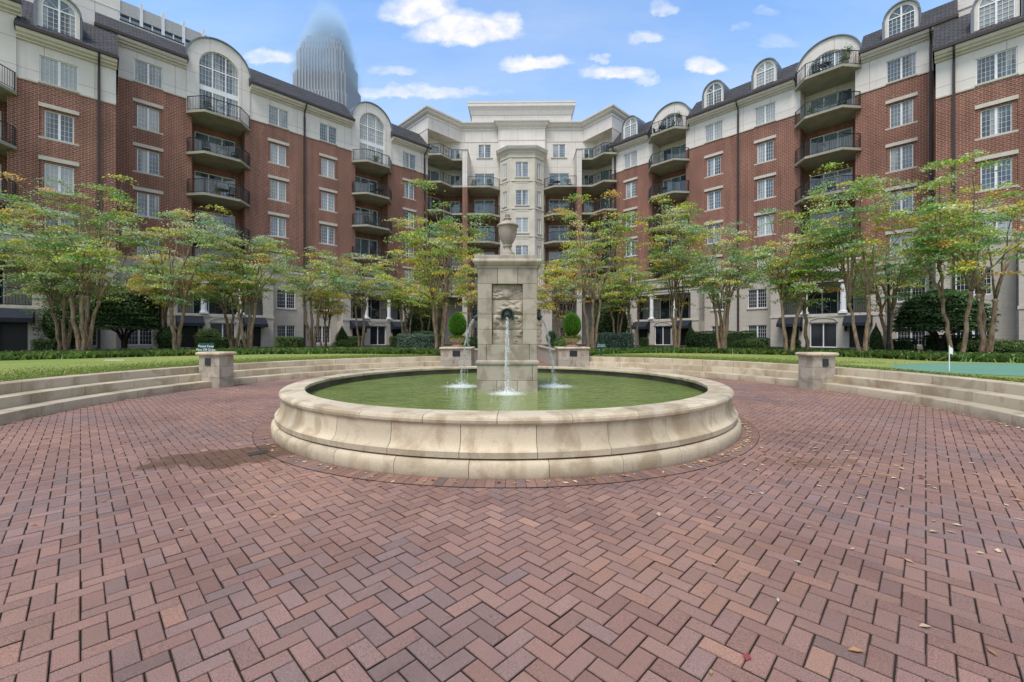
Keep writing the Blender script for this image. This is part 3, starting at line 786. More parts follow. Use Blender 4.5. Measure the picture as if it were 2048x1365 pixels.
# ------------------------------------------------------------------ fountain
def build_fountain():
    cx, cy = FC
    M = T(cx, cy, 0)
    root = empty('fountain', M, label='round limestone fountain with square pedestal, urn on top and green water basin', cat='fountain')
    N = 31; st = 360 / N
    # basin wall: plinth roll, fascia band and cove
    wall = [(4.195, 0.0), (4.205, 0.02), (4.208, 0.10), (4.200, 0.145), (4.180, 0.172), (4.150, 0.185), (4.085, 0.186), (4.085, 0.205), (4.155, 0.207), (4.158, 0.272), (4.150, 0.280), (4.126, 0.294), (4.104, 0.320), (4.089, 0.357), (4.079, 0.405), (4.074, 0.45), (4.072, 0.50), (4.072, 0.56)]
    def segs(prof, off, name, mat, gap=0.0035, seg=4):
        mb = MB()
        rm = max(r for r, z in prof)
        for i in range(N):
            a0 = R_(off + i * st) + gap / rm; a1 = R_(off + (i + 1) * st) - gap / rm
            mb.lathe(prof, seg, a0, a1, caps=True)
        o = mb.build(name, mat, root, M, uv=False); smooth_angle(o, 32); return o
    w1 = segs(wall[:7] + [(3.9, 0.187), (3.9, 0.0)], -90 - 5.0, 'basin_base', STONEB)
    w2 = segs(wall[7:] + [(3.9, 0.56), (3.9, 0.196)], -90 - 6.6, 'basin_wall', STONE)
    cop = [(3.74, 0.58), (3.72, 0.595), (3.72, 0.635), (3.73, 0.645), (4.03, 0.648), (4.065, 0.643), (4.092, 0.626), (4.104, 0.600), (4.100, 0.570), (4.080, 0.548), (4.05, 0.540), (3.90, 0.538), (3.86, 0.575)]
    segs(cop[::-1], -90 - 1.0, 'coping', STONEC)
    mb = MB(); mb.lathe([(4.185, 0.0), (4.185, 0.12), (4.07, 0.182), (4.07, 0.208), (4.135, 0.225), (4.135, 0.255), (4.11, 0.290), (4.085, 0.325), (4.068, 0.375), (4.058, 0.435), (4.055, 0.545), (4.07, 0.555), (4.085, 0.6), (4.04, 0.636), (3.74, 0.633), (3.735, 0.60)], 160)
    mb.build('joint_mortar', JOINT, root, M, uv=False)
    mb = MB(); mb.lathe([(3.79, 0.2), (3.79, 0.62)], 120); mb.build('inner_wall', m_plain('basin_inside', (0.10, 0.095, 0.075), 0.7, 0.3, var=0.4, scale=2), root, M)
    # pedestal
    fy = 0.56; D = 0.565
    mb = MB()
    def course(z0, z1, cuts, half, dep=None, x0=None, x1=None):
        g = 0.003
        xs = [-half if x0 is None else x0] + cuts + [half if x1 is None else x1]
        for a, b in zip(xs[:-1], xs[1:]): mb.box(a + (g if a != xs[0] else 0), b - (g if b != xs[-1] else 0), -half, half, z0 + g / 2, z1 - g / 2)
    hb, hs = 0.578, 0.566
    def ring(z0, z1, half, cutf, cuts_side):
        """one course of the hollow shaft: only what shows, niche left open at the front"""
        course(z0, z1, cutf, half)
    course(0.2, 0.67, [-0.20, 0.19], hb); course(0.67, 0.965, [0.48], hb)
    course(1.07, 1.36, [-0.40, 0.42], hs)
    hz = (2.52 - 1.36) / 4
    nx = 0.297
    for k in range(4):
        z0, z1 = 1.36 + k * hz, 1.36 + (k + 1) * hz
        g = 0.003
        cut = -0.47 if k % 2 else None
        for (a, b) in ((-hs, -nx), (nx, hs)):
            mb.box(a, b, -hs, hs, z0 + g / 2, z1 - g / 2)
        mb.box(-nx - 0.001, nx + 0.001, -hs + 0.14, hs, z0 + g / 2, z1 - g / 2)
    course(2.52, 2.825, [-0.185, 0.195], hs)
    o = mb.build('pedestal', STONE2, root, M, bevel=0.007)
    jb = MB(); jb.box(-hs + 0.01, hs - 0.01, -hs + 0.16, hs - 0.01, 0.2, 2.82)
    for (a, b) in ((-hs + 0.01, -nx - 0.006), (nx + 0.006, hs - 0.01)): jb.box(a, b, -hs + 0.01, -hs + 0.17, 1.07, 2.82)
    jb.box(-hs + .01, hs - .01, -hs + .01, -hs + .17, 0.2, 1.355); jb.box(-hs + .01, hs - .01, -hs + .01, -hs + .17, 2.525, 2.82)
    jb.build('joint_mortar', JOINT, o, M)
    # rounded belt course and cap
    def sq_ring(prof, name, mat):
        mb = MB(); n = len(prof)
        P = []; Fc = []
        for (h, z) in prof: P += [(-h, -h, z), (h, -h, z), (h, h, z), (-h, h, z)]
        for i in range(n - 1):
            for k in range(4): Fc.append((i * 4 + k, i * 4 + (k + 1) % 4, (i + 1) * 4 + (k + 1) % 4, (i + 1) * 4 + k))
        Fc += [(3, 2, 1, 0), tuple(range(4 * n - 4, 4 * n))]
        mb.add(P, Fc); o = mb.build(name, mat, root, M, uv=False); smooth_angle(o, 38); return o
    sq_ring([(hs, 0.962), (hb + .008, 0.967), (hb + .022, 0.985), (hb + .029, 1.012), (hb + .022, 1.042), (hb + .004, 1.062), (hs, 1.071)], 'belt_course', STONE2)
    sq_ring([(hs - 0.01, 2.822), (hs + .012, 2.825), (hs + .012, 2.85), (hs + .03, 2.872), (hs + .052, 2.885), (hs + .058, 2.893), (hs + .060, 2.905), (hs + .078, 2.918), (hs + .090, 2.94), (hs + .088, 2.965), (hs + .072, 2.985), (hs + .060, 2.99), (hs + .060, 3.055), (hs + .048, 3.066), (0.2, 3.07)], 'cap', STONE2)
    # rough hewn stones in the niche
    rng = np.random.default_rng(5)
    nb = MB()
    for k in range(4):
        z0, z1 = 1.363 + k * hz, 1.357 + (k + 1) * hz
        nxg, nzg = 45, 25
        X, Z = np.meshgrid(np.linspace(0, 1, nxg), np.linspace(0, 1, nzg))
        xm, zm = X * 2 * nx, Z * hz
        hgt = np.full((nzg, nxg), 1.0)
        for _ in range(22):                      # split faces: the lowest of many tilted planes
            x_, z_ = rng.uniform(0, 2 * nx), rng.uniform(0, hz); th = rng.uniform(0, 2 * PI); g_ = rng.uniform(.12, .55)
            hgt = np.minimum(hgt, rng.uniform(.030, .062) + g_ * (np.cos(th) * (xm - x_) + np.sin(th) * (zm - z_)) + .9 * ((xm - x_) ** 2 + (zm - z_) ** 2))
        for _ in range(30):                      # scalloped chips
            x_, z_ = rng.uniform(0, 2 * nx), rng.uniform(0, hz); s_ = rng.uniform(.02, .06)
            d2 = ((xm - x_) ** 2 / 1.8 + (zm - z_) ** 2) / s_ ** 2
            hgt -= .020 * np.clip(1 - d2, 0, 1) * (zm < z_ + s_ * .35)
        hgt = np.clip(hgt, -.02, .08) + rng.normal(0, .0018, hgt.shape)
        X, Z = np.meshgrid(np.linspace(0, 1, nxg), np.linspace(0, 1, nzg))
        edge = np.minimum(np.minimum(X, 1 - X) * 2.2, np.minimum(Z, 1 - Z)) ; bulge = np.clip(edge * 5, 0, 1) ** 0.6
        y = -hs + 0.10 - bulge * (0.03 + hgt) 
        pts = [(-nx + 2 * nx * X[j, i], y[j, i], z0 + (z1 - z0) * Z[j, i]) for j in range(nzg) for i in range(nxg)]
        nb.add(pts, [(j * nxg + i, j * nxg + i + 1, (j + 1) * nxg + i + 1, (j + 1) * nxg + i) for j in range(nzg - 1) for i in range(nxg - 1)])
    nb.build('niche_stones', ROUGHST, root, M, uv=False)
    # spouts on the front and both sides
    sp0 = None
    for ang in (0, 90, -90):
        mb = MB()
        Ms = M @ RZ(R_(ang))
        y0 = -hs + (0.05 if ang == 0 else 0.085)
        z = 1.94
        mb.tube([(0, y0 + 0.05, z), (0, y0 - 0.07, z), (0, y0 - 0.13, z - 0.012), (0, y0 - 0.185, z - 0.05)], [0.062, 0.062, 0.058, 0.050], 16)
        mb.tube([(0, y0 - 0.175, z - 0.043), (0, y0 - 0.20, z - 0.062)], [0.062, 0.058], 16)
        o = mb.build('spout', PATINA, root, Ms); smooth_angle(o, 40)
        if ang == 0:
            b2 = MB()
            for i in range(17):
                a = PI * i / 16
            pts = [(0.105 * math.cos(PI * i / 16), y0 - 0.02, z + 0.105 * math.sin(PI * i / 16)) for i in range(17)]
            pts = [(0.105, y0 - 0.02, z - 0.11)] + pts + [(-0.105, y0 - 0.02, z - 0.11)]
            b2.tube(pts, 0.022, 8); oo = b2.build('spout_collar', PATINA, o, Ms); smooth_angle(oo, 50)
            b3 = MB(); b3.lathe([(0.0, 0), (0.095, 0)], 24); b3.build('spout_back', PATINA, o, Ms @ T(0, y0 + 0.012, z) @ Matrix.Rotation(R_(90), 4, 'X'))
    # urn
    zb = 3.068
    prof = [(0.0, zb), (0.215, zb), (0.215, zb + .06), (0.205, zb + .075), (0.175, zb + .10), (0.150, zb + .115), (0.150, zb + .14), (0.118, zb + .165), (0.086, zb + .20), (0.072, zb + .245), (0.078, zb + .275), (0.094, zb + .285), (0.096, zb + .305), (0.080, zb + .315),
            (0.090, zb + .335), (0.135, zb + .40), (0.168, zb + .48), (0.188, zb + .57), (0.197, zb + .66), (0.198, zb + .675), (0.222, zb + .69), (0.226, zb + .705), (0.215, zb + .72), (0.195, zb + .725), (0.180, zb + .745), (0.130, zb + .775), (0.080, zb + .795), (0.066, zb + .81), (0.064, zb + .83), (0.078, zb + .845), (0.080, zb + .86), (0.050, zb + .872), (0.045, zb + .885), (0.056, zb + .91), (0.052, zb + .94), (0.030, zb + .965), (0.0, zb + .975)]
    mb = MB(); n = 48; P = []; k = len(prof)
    for i in range(n):
        a = 2 * PI * i / n
        for r, z in prof:
            fl = 1 - 0.022 * (0.5 + 0.5 * math.cos(a * 24)) if zb + .33 < z < zb + .665 else 1
            P.append((r * fl * math.cos(a), r * fl * math.sin(a), z))
    Fc = [(i * k + q, ((i + 1) % n) * k + q, ((i + 1) % n) * k + q + 1, i * k + q + 1) for i in range(n) for q in range(k - 1)]
    mb.add(P, Fc); o = mb.build('urn', STONE2, root, M, uv=False); smooth_angle(o, 35)
    # water
    WZ = 0.466
    land = [(0.0, -0.86), (-0.98, 0.28), (0.98, 0.28)]
    SPL.extend([(land[0][0], land[0][1], 0.62), (land[1][0], land[1][1], 0.72), (land[2][0], land[2][1], 0.72)])
    mb = MB(); mb.lathe([(0.02, WZ), (1.0, WZ), (2.0, WZ), (3.0, WZ), (3.785, WZ)], 96)
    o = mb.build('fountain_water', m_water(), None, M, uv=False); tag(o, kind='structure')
    JET = m_jet()
    labels = ['thin stream of water falling from the front spout of the fountain', 'stream of water arcing down from the left side of the fountain pedestal', 'stream of water arcing down from the right side of the fountain pedestal']
    starts = [(0, -hs - 0.13), (-hs - 0.085, 0.0), (hs + 0.085, 0.0)]
    DROP = m_plain('water_drops', (0.85, 0.90, 0.90), 0.1, 0.6)
    for i in range(3):
        s, e = starts[i], land[i]
        rr = np.random.default_rng(40 + i)
        z0 = 1.875
        mb = MB()
        for strand in range(7):
            ox, oy = rr.normal(0, 0.014, 2)
            pts = []; rad = []
            for q in range(21):
                t = q / 20; ft = t ** 0.72
                spread = 0.3 + 1.9 * t
                jx, jy = rr.normal(0, 0.004 + 0.006 * t, 2)
                pts.append((s[0] + (e[0] - s[0]) * ft + ox * spread + jx, s[1] + (e[1] - s[1]) * ft + oy * spread + jy, z0 - (z0 - WZ) * (0.12 * t + 0.88 * t * t) + 0.005))
                rad.append((0.014 - 0.006 * t) * rr.uniform(0.6, 1.25))
            mb.tube(pts, rad, 6)
        o = mb.build('water_jet', JET, None, M, uv=False); o.data.shade_smooth()
        tag(o, labels[i], 'water jet', 'jets of the fountain')
        # drops thrown up round the landing point belong to the jet
        m2 = MB()
        for _ in range(260):
            r_ = abs(rr.normal(0, 0.14)); a = rr.uniform(0, 2 * PI); h = max(0.0, rr.exponential(0.06) * math.exp(-r_ * 3))
            x, y, z, q = e[0] + r_ * math.cos(a), e[1] + r_ * math.sin(a) * 0.9, WZ + 0.004 + h, rr.uniform(0.003, 0.007)
            m2.add([(x + q, y, z), (x, y + q, z), (x - q, y, z), (x, y - q, z), (x, y, z + q * 1.3), (x, y, z - q)], [(0, 1, 4), (1, 2, 4), (2, 3, 4), (3, 0, 4), (1, 0, 5), (2, 1, 5), (3, 2, 5), (0, 3, 5)])
        for _ in range(45):
            t = rr.uniform(0.25, 1); ft = t ** 0.72
            x = s[0] + (e[0] - s[0]) * ft + rr.normal(0, 0.045 * t); y = s[1] + (e[1] - s[1]) * ft + rr.normal(0, 0.04 * t); z = z0 - (z0 - WZ) * (0.12 * t + 0.88 * t * t); q = rr.uniform(0.004, 0.008)
            m2.add([(x + q, y, z), (x, y + q, z), (x - q, y, z), (x, y - q, z), (x, y, z + q * 1.6), (x, y, z - q)], [(0, 1, 4), (1, 2, 4), (2, 3, 4), (3, 0, 4), (1, 0, 5), (2, 1, 5), (3, 2, 5), (0, 3, 5)])
        d = m2.build('splash', DROP, o, M, uv=False); d['kind'] = 'stuff'
build_fountain()
# ------------------------------------------------------------------ apartment building
ROOTM = T(1.145, 49.6, 0.7)
BLD = empty('apartment_building', ROOTM, label='long red brick apartment building with white top storeys wrapped round the courtyard', cat='building')

def frame(deg, off=(0, 0)):
    return T(off[0], off[1], 0) @ RZ(R_(deg))
WL = frame(90 - 45.37); WR = frame(-(90 - 43.75)); WC = frame(-0.8, (1.145, 49.6))
TOPS = {1: 2.53, 2: 5.58, 3: 8.63, 4: 11.70, 5: 14.78, 6: 17.86, 7: 20.98, 8: 24.1}
FL = {1: 0.75, 2: 3.15, 3: 6.15, 4: 9.15, 5: 12.22, 6: 15.30, 7: 18.37, 8: 21.35}
BR0 = 7.1

def wall(mb, x0, x1, z0, z1, y, holes=(), dep=0.16):
    holes = [h for h in holes if h[1] > x0 and h[0] < x1 and h[3] > z0 and h[2] < z1]
    xs = sorted({x0, x1, *[min(max(v, x0), x1) for h in holes for v in h[:2]]})
    zs = sorted({z0, z1, *[min(max(v, z0), z1) for h in holes for v in h[2:]]})
    for i in range(len(xs) - 1):
        j = 0
        while j < len(zs) - 1:
            xm = (xs[i] + xs[i + 1]) / 2
            def solid(q): 
                zm = (zs[q] + zs[q + 1]) / 2
                return not any(h[0] < xm < h[1] and h[2] < zm < h[3] for h in holes)
            if solid(j):
                e = j
                while e + 1 < len(zs) - 1 and solid(e + 1): e += 1
                mb.poly((xs[i], y, zs[j]), (xs[i + 1], y, zs[j]), (xs[i + 1], y, zs[e + 1]), (xs[i], y, zs[e + 1]))
                j = e + 1
            else: j += 1
    for a, b, c, d in holes:
        c2, d2 = max(c, z0), min(d, z1)
        mb.poly((a, y, c2), (a, y, d2), (a, y + dep, d2), (a, y + dep, c2))
        mb.poly((b, y, c2), (b, y + dep, c2), (b, y + dep, d2), (b, y, d2))
        if d2 == d: mb.poly((a, y, d), (b, y, d), (b, y + dep, d), (a, y + dep, d))
        if c2 == c: mb.poly((a, y, c), (a, y + dep, c), (b, y + dep, c), (b, y, c))

def window_mesh(w, h, cols, rows, fr=0.055, mun=0.014):
    """two casements side by side; local origin at the sill middle, y into the building"""
    f = MB(); g = MB()
    f.box(-w / 2, w / 2, 0, .09, 0, fr); f.box(-w / 2, w / 2, 0, .09, h - fr, h)
    f.box(-w / 2, -w / 2 + fr, 0.001, .089, fr, h - fr); f.box(w / 2 - fr, w / 2, 0.001, .089, fr, h - fr)
    f.box(-0.055, 0.055, -0.006, .085, fr, h - fr)
    for s in (-1, 1):
        a, b = (fr - w / 2, -0.055) if s < 0 else (0.055, w / 2 - fr)
        for i in range(1, cols): x = a + (b - a) * i / cols; f.box(x - mun / 2, x + mun / 2, 0.028, .05, fr, h - fr)
        for j in range(1, rows): z = fr + (h - 2 * fr) * j / rows; f.box(a, b, 0.03, .048, z - mun / 2, z + mun / 2)
    g.poly((-w / 2 + .02, .052, .02), (w / 2 - .02, .052, .02), (w / 2 - .02, .052, h - .02), (-w / 2 + .02, .052, h - .02))
    return f, g

PROTO = {}
def put_window(W, x, y, z, w, h, cols, rows, name='window', lintel=0, sill=0, glass=None):
    key = (name, w, h, cols, rows, lintel, sill, glass.name if glass else '')
    M = W @ T(x, y, z)
    if key in PROTO: return dup(PROTO[key], M, BLD)
    f, g = window_mesh(w, h, cols, rows)
    o = f.build(name, WHITE, BLD, M)
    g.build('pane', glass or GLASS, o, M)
    if lintel:
        m = MB(); m.box(-lintel / 2, lintel / 2, -0.165, -0.02, h + .115, h + .345); m.build('lintel', TRIM, o, M)
    if sill:
        m = MB(); m.box(-sill / 2, sill / 2, -0.14, 0.02, -0.11, -0.002); m.build('sill', TRIM, o, M)
    PROTO[key] = o
    return o

def put_door(W, x, y, z, w, h, panels, name='balcony_door', glass=None):
    key = (name, w, h, panels, glass.name if glass else '')
    M = W @ T(x, y, z)
    if key in PROTO: return dup(PROTO[key], M, BLD)
    f = MB(); fr = 0.06
    f.box(-w / 2, w / 2, 0, .1, h - fr, h); f.box(-w / 2, w / 2, 0, .1, 0, .05)
    for i in range(panels + 1):
        xx = -w / 2 + w * i / panels
        a, b = max(-w / 2, xx - .035), min(w / 2, xx + .035)
        if i == 0: b = a + .06
        if i == panels: a = b - .06
        f.box(a, b, .004, .096, .05, h - fr)
    o = f.build(name, WHITE, BLD, M)
    for i in range(panels):
        g = MB(); a = -w / 2 + w * i / panels + .03; b = a + w / panels - .06
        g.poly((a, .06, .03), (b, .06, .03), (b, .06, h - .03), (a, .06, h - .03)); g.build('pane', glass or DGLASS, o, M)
    PROTO[key] = o
    return o

def railing_mb(pts, h=1.06, panel=None, post=True):
    mb = MB()
    for i in range(len(pts) - 1):
        a = Vector((*pts[i], 0)); b = Vector((*pts[i + 1], 0)); L = (b - a).length; d = (b - a) / L
        ang = math.atan2(d.y, d.x); M = Matrix.Translation(a) @ RZ(ang)
        mb.box(0, L, -.024, .024, h - .04, h, M); mb.box(0, L, -.015, .015, .08, .11, M)
        n = max(1, int(L / 0.118)); pa = panel if panel and i == panel[0] else None
        for k in range(1, n):
            x = L * k / n
            if pa and pa[1] < x < pa[2]: continue
            mb.box(x - .008, x + .008, -.008, .008, .11, h - .04, M)
        if pa:
            x0, x1 = pa[1], pa[2]; zc = (h + .07) / 2; cx = (x0 + x1) / 2
            for x in (x0, x1): mb.box(x - .02, x + .02, -.02, .02, 0, h - .04, M)
            for (p, q) in (((x0, .11), (x1, h - .04)), ((x1, .11), (x0, h - .04)), ((cx, .11), (cx, h - .04)), ((x0, zc), (x1, zc))):
                mb.tube([M @ Vector((p[0], 0, p[1])), M @ Vector((q[0], 0, q[1]))], .012, 4)
            for s in (.16, .30):
                c4 = [(cx - s, zc), (cx, zc + s), (cx + s, zc), (cx, zc - s)]
                for k in range(4): p, q = c4[k], c4[(k + 1) % 4]; mb.tube([M @ Vector((p[0], 0, p[1])), M @ Vector((q[0], 0, q[1]))], .011, 4)
        for x in ((0, L) if i == 0 else (L,)): mb.box(x - .024, x + .024, -.024, .024, 0, h, M)
    return mb

def put_balcony(W, xc, ywall, z, half=2.07, fh=1.15, proj=1.32):
    key = ('balcony', half, fh, proj)
    M = W @ T(xc, ywall, z)
    if key in PROTO: return dup(PROTO[key], M, BLD)
    pg = [(-half, 0.02), (-half, -.16), (-fh, -proj), (fh, -proj), (half, -.16), (half, 0.02), (1.69, 0.03), (1.69, 1.52), (-1.69, 1.52), (-1.69, 0.03)]
    mb = MB(); mb.prism(pg, -0.18, 0.0)
    o = mb.build('balcony', CONC, BLD, M)
    e = 0.07
    L = 2 * fh - 2 * e * .5
    r = railing_mb([(-half + e, -.05), (-half + e, -.16 - e * .2), (-fh + e * .5, -proj + e), (fh - e * .5, -proj + e), (half - e, -.16 - e * .2), (half - e, -.05)], panel=(2, L * .5 - .38, L * .5 + .38))
    r.build('railing', RAIL, o, M)
    PROTO[key] = o
    return o

def half_barrel(mb, x, R, zs, y0, y1, n=28, thick=0.07):
    for (ra, flip) in ((R, 1), (R - thick, 0)):
        for i in range(n):
            a, b = PI * i / n, PI * (i + 1) / n
            q = [(x + ra * math.cos(a), y0, zs + ra * math.sin(a)), (x + ra * math.cos(b), y0, zs + ra * math.sin(b)), (x + ra * math.cos(b), y1, zs + ra * math.sin(b)), (x + ra * math.cos(a), y1, zs + ra * math.sin(a))]
            mb.add(q if flip else q[::-1], [(0, 1, 2, 3)])
    for i in range(n):
        a, b = PI * i / n, PI * (i + 1) / n
        mb.add([(x + r * math.cos(t), y0, zs + r * math.sin(t)) for r, t in ((R - thick, a), (R, a), (R, b), (R - thick, b))], [(3, 2, 1, 0)])

def arch_ring(mb, x, y, R, zs, z0, r, zsi, z0i, n=28, dep=0.3):
    """wall with arched top and arched opening, plus the opening's reveal"""
    def contour(R, zs, z0):
        return [(x + R, z0)] + [(x + R * math.cos(PI * i / n), zs + R * math.sin(PI * i / n)) for i in range(n + 1)] + [(x - R, z0)]
    A = contour(R, zs, z0); B = contour(r, zsi, z0i)
    for i in range(len(A) - 1):
        mb.poly((A[i][0], y, A[i][1]), (A[i + 1][0], y, A[i + 1][1]), (B[i + 1][0], y, B[i + 1][1]), (B[i][0], y, B[i][1]))
        mb.poly((B[i][0], y, B[i][1]), (B[i + 1][0], y, B[i + 1][1]), (B[i + 1][0], y + dep, B[i + 1][1]), (B[i][0], y + dep, B[i][1]))
        mb.poly((A[i + 1][0], y, A[i + 1][1]), (A[i][0], y, A[i][1]), (A[i][0], y + dep, A[i][1]), (A[i + 1][0], y + dep, A[i + 1][1]))

def arched_window(x, y, r, zs, z0, cols, rows, fr=0.06, fan=False, mullions=(), extra=()):
    f, g = MB(), MB(); n = 28
    for i in range(n):
        a, b = PI * i / n, PI * (i + 1) / n
        P = [(x + q * math.cos(t), yy, zs + q * math.sin(t)) for yy in (y, y + .08) for q, t in ((r - fr, a), (r, a), (r, b), (r - fr, b))]
        f.add(P, [(3, 2, 1, 0), (0, 4, 7, 3), (0, 1, 5, 4)])
    f.box(x - r, x - r + fr, y, y + .08, z0, zs); f.box(x + r - fr, x + r, y, y + .08, z0, zs); f.box(x - r + fr, x + r - fr, y, y + .08, z0, z0 + fr)
    def top(xx): return zs + math.sqrt(max(0.0, (r - fr) ** 2 - (xx - x) ** 2))
    for (xx, hw) in mullions: f.box(xx - hw, xx + hw, y - .004, y + .07, z0 + fr, top(xx) + .02)
    for (za, zb) in extra: f.box(x - r + fr, x + r - fr, y - .003, y + .072, za, zb)
    for i in range(1, cols):
        xx = x - r + 2 * r * i / cols
        if any(abs(xx - m[0]) < .08 for m in mullions): continue
        f.box(xx - .009, xx + .009, y + .02, y + .05, z0 + fr, zs if fan else top(xx))
    H = (zs if fan else zs + r) - z0
    for j in range(1, rows):
        zz = z0 + H * j / rows
        w = r - fr if zz <= zs else math.sqrt(max(0, (r - fr) ** 2 - (zz - zs) ** 2))
        f.box(x - w, x + w, y + .022, y + .048, zz - .009, zz + .009)
    if fan:
        f.box(x - r + fr, x + r - fr, y - .002, y + .07, zs - .035, zs + .035)
        for t in (45, 90, 135):
            f.tube([(x, y + .035, zs), (x + (r - fr) * math.cos(R_(t)), y + .035, zs + (r - fr) * math.sin(R_(t)))], .014, 4)
    g.add([(x + (r - .02) * math.cos(PI * i / n), y + .055, zs + (r - .02) * math.sin(PI * i / n)) for i in range(n + 1)] + [(x - r + .02, y + .055, z0 + .02), (x + r - .02, y + .055, z0 + .02)], [tuple(range(n + 3))])
    return f, g

DORM = {}
def put_dormer(W, x, yf, z0, back=2.4):
    M = W @ T(x, yf, z0)
    if back in DORM: return dup(DORM[back], M, BLD)
    R, zs, r = 0.93, 1.42, 0.70
    mb = MB()
    half_barrel(mb, 0, R + .02, zs, -.12, back, 24, .09)
    for s in (-1, 1): mb.box(s * R - (.02 if s > 0 else .07) , s * R + (.07 if s < 0 else .02), -.12, back, -.45, zs)
    for q in range(1, 6):                    # standing seams
        yy = back * q / 6
        for i in range(24):
            a, b = PI * i / 24, PI * (i + 1) / 24
            mb.add([((R + e) * math.cos(t), yy + s, zs + (R + e) * math.sin(t)) for s in (-.012, .012) for e, t in ((.02, a), (.055, a), (.055, b), (.02, b))], [(0, 1, 2, 3), (7, 6, 5, 4), (1, 5, 6, 2)])
        for s in (-1, 1): mb.box(s * (R + .037) - .018, s * (R + .037) + .018, yy - .012, yy + .012, -.4, zs)
    o = mb.build('dormer', ZINC, BLD, M)
    fb = MB(); arch_ring(fb, 0, 0, R - .06, zs, -.06, r, zs, .06, 24, .08); fb.box(-.87, .87, 0.002, .08, -.3, -.06); fb.box(-r, r, .003, .08, -.06, .06)
    fb.build('dormer_face', CORN, o, M)
    f, g = arched_window(0, .02, r, zs, .06, 6, 5, .05, fan=True, mullions=[(0, .045)])
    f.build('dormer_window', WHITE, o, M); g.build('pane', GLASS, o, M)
    DORM[back] = o
    return o

def eave(W, x0, x1, y, zc, name_par=None, ends=(True, True)):
    """boxed cornice with a dark gutter; y = wall plane, zc = underside"""
    mb = MB()
    prof = [(0.0, zc), (-.10, zc), (-.10, zc + .10), (-.32, zc + .13), (-.34, zc + .20), (-.50, zc + .26), (-.56, zc + .36), (-.56, zc + .50), (0.3, zc + .52)]
    n = len(prof)
    P = [(x0, y + a, b) for a, b in prof] + [(x1, y + a, b) for a, b in prof]
    mb.add(P, [(i, i + 1, n + i + 1, n + i)[::-1] for i in range(n - 1)] + [tuple(range(n)), tuple(range(2 * n - 1, n - 1, -1))])
    o = mb.build('cornice', CORN, BLD, W)
    g = MB(); g.box(x0 - .04, x1 + .04, y - .70, y - .53, zc + .44, zc + .62)
    g.build('gutter', BRONZE, o, W)
    return o

def roof(W, x0, x1, y, z, d, s=1.0, back=9.0):
    mb = MB(); ye = y - .62; zr = z + d * s
    P = [(x0, ye, z), (x1, ye, z), (x1, ye + d, zr), (x0, ye + d, zr), (x0, ye + back, zr), (x1, ye + back, zr), (x0, ye + back, z - 1), (x1, ye + back, z - 1), (x0, ye, z - .1), (x1, ye, z - .1)]
    mb.add(P, [(0, 1, 2, 3), (3, 2, 5, 4), (4, 5, 7, 6), (8, 9, 1, 0), (0, 3, 4, 6, 8), (1, 9, 7, 5, 2)])
    return mb.build('roof', SLATE, BLD, W)

def downspout(W, x, y, ztop, zbot=0.7):
    mb = MB()
    mb.tube([(x, y - .58, ztop), (x, y - .56, ztop - .28), (x, y - .09, ztop - .62), (x, y - .085, ztop - 1.1)], .06, 6)
    mb.box(x - .065, x + .065, y - .15, y - .02, zbot, ztop - 1.0)
    return mb.build('downspout', BRONZE, BLD, W)

def band(mb, x0, x1, y, z, h=.10, p=.06): mb.box(x0, x1, y - p, y + .01, z, z + h)

